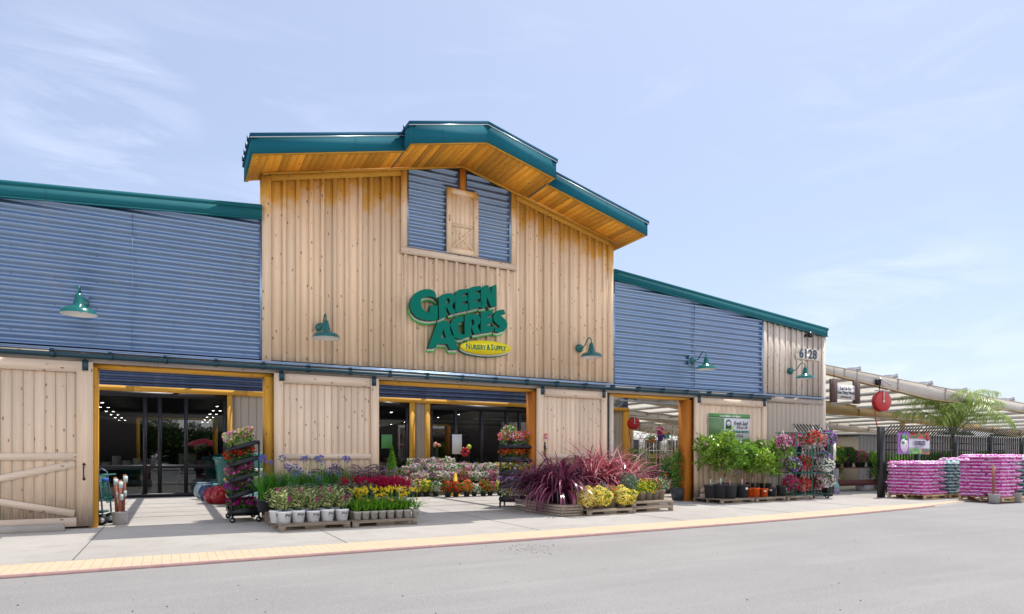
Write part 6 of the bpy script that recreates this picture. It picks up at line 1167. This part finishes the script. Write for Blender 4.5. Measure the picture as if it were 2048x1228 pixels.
def bush(r, h, n, lm, name='leafy_shrub', ls=.10, cols=(), nf=80, lobes=9):
    t = thing(name, None, 'shrub'); m = MB(); tk = MB()
    for i in range(lobes):
        a = i*2.4+random.random(); rr = r*random.uniform(.25, .75); c = (math.cos(a)*rr, math.sin(a)*rr, h*random.uniform(.28, .82)); leafcloud(m, ball(n//lobes, c, (r*.45, r*.45, h*.24), .25), ls, .45, up=.3); tk.tube([(0, 0, 0), (c[0]*.5, c[1]*.5, c[2]*.5), c], [.03, .02, .006], 5, cap=False)
    m.build('foliage', lm, t); tk.build('branches', plain('bark_grey', (.18, .14, .10), .9), t)
    for c_ in cols: m = MB(); Pn = ball(nf, (0, 0, h*.55), (r*.95, r*.95, h*.45), .8); flowers(m, Pn, .08); m.build('blossoms', F_(c_), t)
    return Proto(t)
B1 = bush(.8, 1.5, 3600, LB); B2 = bush(.9, 1.7, 3600, LG); B3 = bush(.7, 1.2, 3000, LD, cols=('red', 'orange')); B4 = bush(.7, 1.3, 3000, leafm('olive_leaf', (.28, .32, .07), (.12, .17, .04)), cols=('paleyellow',)); B5 = bush(.6, .9, 2400, LG, cols=('magenta', 'pink'))
sh_ = [(22.9, 3.6, B1), (24.3, 4.4, B2), (25.9, 4.9, B4), (27.6, 4.3, B3), (24.8, 6.2, B1), (27.0, 7.5, B2), (30.0, 6.5, B1), (28.5, 9, B3)]
for i, (x, y, b_) in enumerate(sh_): b_.put((x, y, 0), i*1.3, 'leafy shrub in the shade house behind the gateway, %s of eight' % ORD[i], 'shrubs in the shade house')
for i in range(12): (B1, B4, B3, B2)[i % 4].put((23.0+1.1*i, .3+.5*(i % 3), 0), i*.9, 'leafy shrub seen through the black fence, %s from the left' % ORD[i], 'shrubs behind the black fence', .95)
# grey ribbed storage wall behind fence
t = thing('storage_shed', 'low grey ribbed metal shed behind the fence shrubs', 'shed', (0, 0, 0)); m = MB(); m.box(26.5, 3.9, 0, 44, 6.2, 2.15); m.build('shed_core', BEIGE, t); m = MB(); ribbed(m, 26.5, 44, 0, 2.2, 3.88, .25); m.build('ribbed_wall', plain('grey_ribbed_metal', (.27, .265, .29), .6, .1), t); m = MB(); m.box(26.4, 3.8, 2.2, 44.1, 6.4, 2.3); m.build('roof', CHROME, t)
# opening 3: yard view
for i, (px_, y, z, b_, s) in enumerate([(1365, 1.6, 0, B3, .9), (1352, 4, 0, B1, .8), (1300, 6, 0, B5, 1.0), (1325, 7.5, 0, B5, 1.0), (1285, 8, 0, B1, .8), (1345, 10, 0, B4, .9), (1262, 10, 0, B4, 1.0), (1310, 12, 0, B3, 1.1), (1330, 15, 0, B2, 1.0), (1275, 16, 0, B1, 1.1), (1355, 18, 0, B5, 1.2)]):
    b_.put((PX(px_, y), y, z), i, 'garden plant clump seen through the third opening, %s nearest the front' % ORD[i], 'plants seen through the third opening', s)
q = G(1373, 1002); t = thing('square_planter', 'square black pot of climbing jasmine beside the orange post', 'potted plant', (q[0]-.05, q[1]+.22, 0)); m = MB(); V = [(-.15, -.15, 0), (.15, -.15, 0), (.15, .15, 0), (-.15, .15, 0), (-.19, -.19, .36), (.19, -.19, .36), (.19, .19, .36), (-.19, .19, .36)]; m.add(V, [(0, 3, 2, 1), (4, 5, 6, 7), (0, 1, 5, 4), (1, 2, 6, 5), (2, 3, 7, 6), (3, 0, 4, 7)]); m.build('pot', POTB, t); m = MB(); leafcloud(m, ball(1900, (0, 0, .95), (.27, .27, .62), .1), .06, .45); m.build('foliage', LG, t); m = MB(); flowers(m, ball(60, (0, 0, 1.1), (.28, .28, .5), .8), .05); m.build('blossoms', F_('red'), t)
WM = PK['w']; 
for i, (px_, y, k) in enumerate([(1322, 3.5, 'w'), (1335, 3.2, 'w'), (1318, 4.6, 'l'), (1309, 5.2, 'm'), (1330, 5.4, 'm'), (1296, 5.6, 'w'), (1338, 4.3, 'y')]): PK[k].put((PX(px_, y), y, 0 if y < 5 else .35), i, '%s petunia pot on the yard floor in the third opening' % (('nearest white', 'right white', 'lilac', 'left magenta', 'right magenta', 'rear white', 'yellow')[i]), 'petunia pots in the third opening', 1.15)
bench(PX(1290, 6.0), PX(1345, 6.0), 5.2, 6.2, .5, 'slatted bench seen through the third opening'); bench(PX(1265, 11), PX(1350, 11), 10.5, 11.5, .8, 'rear slatted bench seen through the third opening')
for k in range(14): c_ = 'pmwyolxr'[k % 8]; PK[c_].put((PX(1268, 11)+k*.33, 11, .8), k, '%s potted flower on the rear bench in the third opening' % ORD[k], 'potted flowers on the rear bench', 1.2)
IVW = plain('cream_iron', (.62, .57, .47), .5, .2)
def arch(x, y, w_, h_, label):
    t = thing('garden_arch', label, 'garden arch', (x, y, 0), 0, 'cream metal garden arches')
    for yy in (0, .45):
        pts = [(-w_/2, yy, 0), (-w_/2, yy, h_-w_/2)]+[(-w_/2*math.cos(a), yy, h_-w_/2+w_/2*math.sin(a)) for a in np.linspace(.2, math.pi-.2, 9)]+[(w_/2, yy, h_-w_/2), (w_/2, yy, 0)]; m = MB(); m.tube(pts, .018, 5, cap=False); m.build('arch_frame', IVW, t)
    for sx in (-1, 1):
        m = MB()
        for z in np.arange(.3, h_-w_/2, .35): m.tube([(sx*w_/2, 0, z), (sx*w_/2, .45, z)], .01, 4); m.tube([(sx*w_/2, 0, z), (sx*w_/2, .45, z+.35)], .008, 4); m.tube([(sx*w_/2, .45, z), (sx*w_/2, 0, z+.35)], .008, 4)
        m.build('side_lattice', IVW, t)
    m = MB()
    for a in np.linspace(.3, math.pi-.3, 6): m.tube([(-w_/2*math.cos(a), 0, h_-w_/2+w_/2*math.sin(a)), (-w_/2*math.cos(a), .45, h_-w_/2+w_/2*math.sin(a))], .01, 4)
    m.build('top_rungs', IVW, t)
arch(PX(1314, 6.4), 6.4, 1.1, 2.35, 'left cream arch with round top in the third opening'); arch(PX(1336, 7.5), 7.5, 1.3, 2.6, 'middle cream arch in the third opening'); arch(PX(1364, 8.2), 8.2, 1.3, 2.5, 'right cream arch partly behind the orange post'); arch(PX(1318, 9.5), 9.5, 1.2, 2.3, 'rear cream arch in the third opening')
def birdhouse(px_, py_, y, c1, c2, label):
    q = P(px_, py_, y); t = thing('birdhouse', label, 'birdhouse', (q[0], y, q[1]), random.uniform(-.5, .5), 'hanging birdhouses'); m = MB(); m.box(-.09, -.08, -.1, .09, .08, .08); m.prism([(-.09, .0801), (.09, .0801), (0, .17)], -.08, .08); m.build('house_body', c1, t); m = MB(); m.beam((-.13, 0, .06), (.005, 0, .19), .22, .015, up=(-.7, 0, .7)); m.beam((.13, 0, .06), (-.005, 0, .195), .22, .015, up=(.7, 0, .7)); m.build('roof', c2, t); m = MB(); oval(m, 0, .0, .03, .03, -.084, -.0801); m.build('entry_hole', BLACK, t); m = MB(); m.tube([(0, 0, .18), (0, 0, .6)], .004, 4); m.build('hanging_wire', BLACK, t)
PO = plain('orange_paint', (.6, .2, .03), .5); PT = plain('turquoise_paint', (.03, .35, .38), .5); PP = plain('violet_paint', (.12, .03, .25), .5); PM = plain('pink_paint', (.65, .02, .2), .5)
for a in [(1303, 881, 6.2, PO, plain('green_paint', (.1, .3, .08), .5), 'orange birdhouse with green roof hanging in the third opening'), (1320, 864, 6.6, PM, PM, 'pink birdhouse hanging highest in the third opening'), (1321, 877, 6.8, PP, PP, 'violet birdhouse below the pink one'), (1333, 872, 7, PT, PO, 'turquoise birdhouse right of the pink one'), (1367, 877, 5.5, PT, PT, 'turquoise birdhouse beside the orange post')]: birdhouse(*a)
t = thing('wall_fan', 'round white caged fan at the top left of the third opening', 'fan', (P(1229, 795, 6)[0], 6, P(1229, 796, 6)[1])); m = MB()
for r_ in (.1, .2, .3, .36): m.tube([(r_*math.cos(a), -.1+.0*r_, r_*math.sin(a)) for a in np.linspace(0, 6.2832, 25)], .007, 4, cap=False)
for a in np.linspace(0, math.pi, 9)[:-1]: m.tube([(-.36*math.cos(a), -.1, -.36*math.sin(a)), (0, -.16, 0), (.36*math.cos(a), -.1, .36*math.sin(a))], .005, 4)
m.build('cage', WHITE, t); m = MB()
for k in range(3): a = k*2.094; m.beam((0, -.05, 0), (.3*math.cos(a), -.05, .3*math.sin(a)), .13, .01, up=(0, -1, .4))
m.build('blades', BEIGE, t); m = MB(); m.tube([(0, -.1, 0), (0, .1, 0)], .09, 12); m.tube([(0, 0, 0), (0, .05, .5)], .02, 6); m.build('motor', WHITE, t)
# far buildings seen through the structure
t = thing('far_building', 'pale low building with blue trimmed roof beyond the shade house', 'building', (0, 0, 0)); m = MB(); m.box(50, 34, 0, 74, 44, 3.6); m.build('wall', BEIGE, t); m = MB(); m.prism([(49.5, 3.6), (74.5, 3.6), (74.5, 3.9), (62, 4.9), (49.5, 3.9)], 33.5, 44.5); m.build('roof', plain('blue_grey_roof', (.14, .25, .33), .6), t); m = MB()
for x in (52, 56, 60, 64): m.box(x, 33.93, .8, x+1.8, 33.99, 2.6)
m.build('window', DARK, t)
t = thing('sales_office', 'white framed glass wall of the office behind the garden arches', 'building', (0, 0, 0)); m = MB(); m.box(26, 27, 0, 48, 27.3, 3.4); m.build('wall', WHITE, t)
for i in range(9): x = 27+i*2.3; m = MB(); m.box(x, 26.93, .9, x+1.6, 26.99, 2.6); wn_ = m.build('window', DARK, t); m = MB(); m.box(x-.06, 26.89, .84, x+1.66, 26.929, .9); m.box(x+.78, 26.89, .9, x+.83, 26.929, 2.6); m.box(x, 26.89, 1.7, x+.779, 26.929, 1.75); m.box(x+.831, 26.89, 1.7, x+1.6, 26.929, 1.75); m.build('muntin', WHITE, wn_)
def bigtree(H, r, n, lm, name='broadleaf_tree', ls=.45):
    t = thing(name, None, 'tree'); tk = MB(); tk.tube([(0, 0, 0), (.1, 0, H*.25), (0, .1, H*.5)], [H*.03, H*.024, H*.015], 8); m = MB()
    for i in range(15):
        a = i*2.4; rr = r*random.uniform(.2, .72); c = (math.cos(a)*rr, math.sin(a)*rr, H*random.uniform(.35, .85)); tk.tube([(0, 0, H*.3), (c[0]*.5, c[1]*.5, c[2]*.75), c], [H*.012, H*.008, .02], 5, cap=False); leafcloud(m, ball(n//15, c, (r*.42, r*.42, H*.15), .3), ls, .55, up=.2)
    m.build('crown', lm, t); tk.build('trunk', plain('tree_bark', (.13, .10, .07), .9), t); return Proto(t)
TL1 = leafm('tree_leaf_dark', (.06, .13, .035), (.025, .06, .02), .3); TL2 = leafm('tree_leaf_mid', (.12, .20, .05), (.05, .10, .03), .3)
BT1 = bigtree(9, 4.2, 6000, TL1); BT2 = bigtree(8, 4, 6000, TL2)
for i in range(16): x = 44+i*5.2+random.uniform(-1, 1); (BT1, BT2)[i % 2].put((x, 40+random.uniform(0, 8)+(10 if 48 < x < 76 else 0), 0), i, 'tree beyond the shade house, %s from the left of the far row' % ORD[i], 'trees beyond the shade house', random.uniform(.55, .8) if x > 70 else random.uniform(.7, 1))
# queen palm
q = PX(1905, .9); t = thing('feather_palm', 'feathery green palm arching above the black fence', 'palm tree', (q, .9, 0)); m = MB(); m.tube([(0, 0, 0), (0, 0, .7), (.02, 0, 1.4)], [.13, .11, .09], 10); m.build('trunk', plain('palm_trunk', (.20, .16, .11), .9, 0, .25, 12), t); m = MB(); m.tube([(.02, 0, 1.4), (.03, 0, 1.8), (.04, 0, 2.15)], [.09, .10, .05], 10); m.build('crownshaft', LB, t)
PLM = leafm('palm_leaflet', (.44, .54, .13), (.20, .34, .06), .45, .35, .35, .7)
def frond(az, elev, L_, droop):
    m = MB(); n = 30; p = np.array((.04+.1*math.cos(az), .1*math.sin(az), 2.2)); e = elev; pts = []; h = np.array((math.cos(az), math.sin(az), 0)); s = np.array((-math.sin(az), math.cos(az), 0)); Lf = []; D = []; LN = []
    for j in range(n):
        pts.append(tuple(p)); d = h*math.cos(e)+np.array((0, 0, 1))*math.sin(e)
        if j > 4:
            for sg_ in (-1, 1):
                for q_ in range(3): Lf.append(p+d*random.uniform(0, L_/n)); D.append(s*sg_*.8+d*.7+np.array((0, 0, random.uniform(-.55, .35)))); LN.append(random.uniform(.75, 1.1)*(.62*math.sin(min(.97, max(.1, j/n))*math.pi)**.6+.06))
        p = p+d*L_/n; e -= droop/n*(.25+1.5*j/n)
    m.tube(pts, list(np.linspace(.02, .003, n)), 5, cap=False); Lf = np.array(Lf); D = np.array(D); D /= np.linalg.norm(D, axis=1, keepdims=True); ln = np.array(LN)[:, None]
    W = np.cross(D, (0, 0, 1.)); W /= np.linalg.norm(W, axis=1, keepdims=True)+1e-9; w_ = .0095; mid = Lf+D*ln*.45; m2_ = Lf+D*ln*.8-np.array((0, 0, .22))*ln; tip = Lf+D*ln*.95-np.array((0, 0, .6))*ln
    V = np.stack([Lf-W*w_, Lf+W*w_, mid+W*w_, mid-W*w_], 1).reshape(-1, 3); m.add(V, np.arange(len(V)).reshape(-1, 4)); V = np.stack([mid-W*w_, mid+W*w_, m2_+W*w_*.8, m2_-W*w_*.8], 1).reshape(-1, 3); m.add(V, np.arange(len(V)).reshape(-1, 4)); V = np.stack([m2_-W*w_*.8, m2_+W*w_*.8, tip], 1).reshape(-1, 3); m.add(V, np.arange(len(V)).reshape(-1, 3)); return m
for k in range(21): frond(k*2.4+.3, (1.5, 1.3, 1.0)[k % 3]+random.uniform(-.1, .08), random.uniform(2.1, 2.85), random.uniform(1.4, 2.5)).build('frond', PLM, t)

# ================================================================ ACROSS THE STREET (behind the camera; seen in the shop glass)
BH = bush(2.2, 4.2, 5000, TL2, 'tall_shrub', .32, lobes=14)
for i in range(8): BH.put((-9.5+2.6*i, -33+random.uniform(-1.5, 1.5), -.03), i, 'tall green shrub across the driveway, %s from the left' % ORD[i], 'shrubs across the driveway', random.uniform(.85, 1.15))
for i in range(9): (BT1, BT2)[i % 2].put((-40+14*i+random.uniform(-3, 3), -72+random.uniform(-5, 5), -.03), i, 'tree on the far side of the car park, %s from the left' % ORD[i], 'trees across the car park', random.uniform(.5, .75))
def pole(x, y, h): 
    t = thing('light_pole', 'white car park light pole, %s of three from the west' % ('first' if x < 0 else 'second' if x < 10 else 'third'), 'light pole', (x, y, 0)); m = MB(); m.tube([(0, 0, -.03), (0, 0, h)], [.09, .07], 10); m.build('shaft', WHITE, t); m = MB(); m.box(-.7, -.12, h, .7, .12, h+.12); m.build('lamp_head', BEIGE, t)
pole(-4.8, -55, 8); pole(2.5, -58, 6.5); pole(24, -50, 8)
t = thing('red_umbrella', 'red market umbrella across the driveway', 'umbrella', (2.2, -22, 0)); m = MB(); m.lathe([(1.5, 2.05), (.75, 2.4), (0, 2.62)], n=8); m.build('canopy', RED, t); m = MB(); m.tube([(0, 0, 0), (0, 0, 2.6)], .025, 6); m.build('pole', BLACK, t)
t = thing('far_store', 'long low pale building across the car park', 'building', (0, 0, 0)); m = MB(); m.box(10, -84, 0, 60, -76, 4.2); m.build('wall', BEIGE, t); m = MB(); m.prism([(9, 4.2), (61, 4.2), (59, 6.2), (11, 6.2)], -84.5, -75.4); m.build('roof', plain('brown_roof', (.2, .14, .1), .8), t)

# protos that were never placed must not stay in the scene
for v_ in [VAR, DL, AG, AS, FG, CP, CR_, BM, BT, list(PK.values()), list(BK.values()), list(DH.values()), [BLUEP, MY, MYs, MO, ML, MG, MWp, T1, T2, T3, T4, B1, B2, B3, B4, B5, BT1, BT2, BH, lpS, lpR, palG, palN, PRL, PKp, mp_]]:
    for p_ in v_: p_.close()
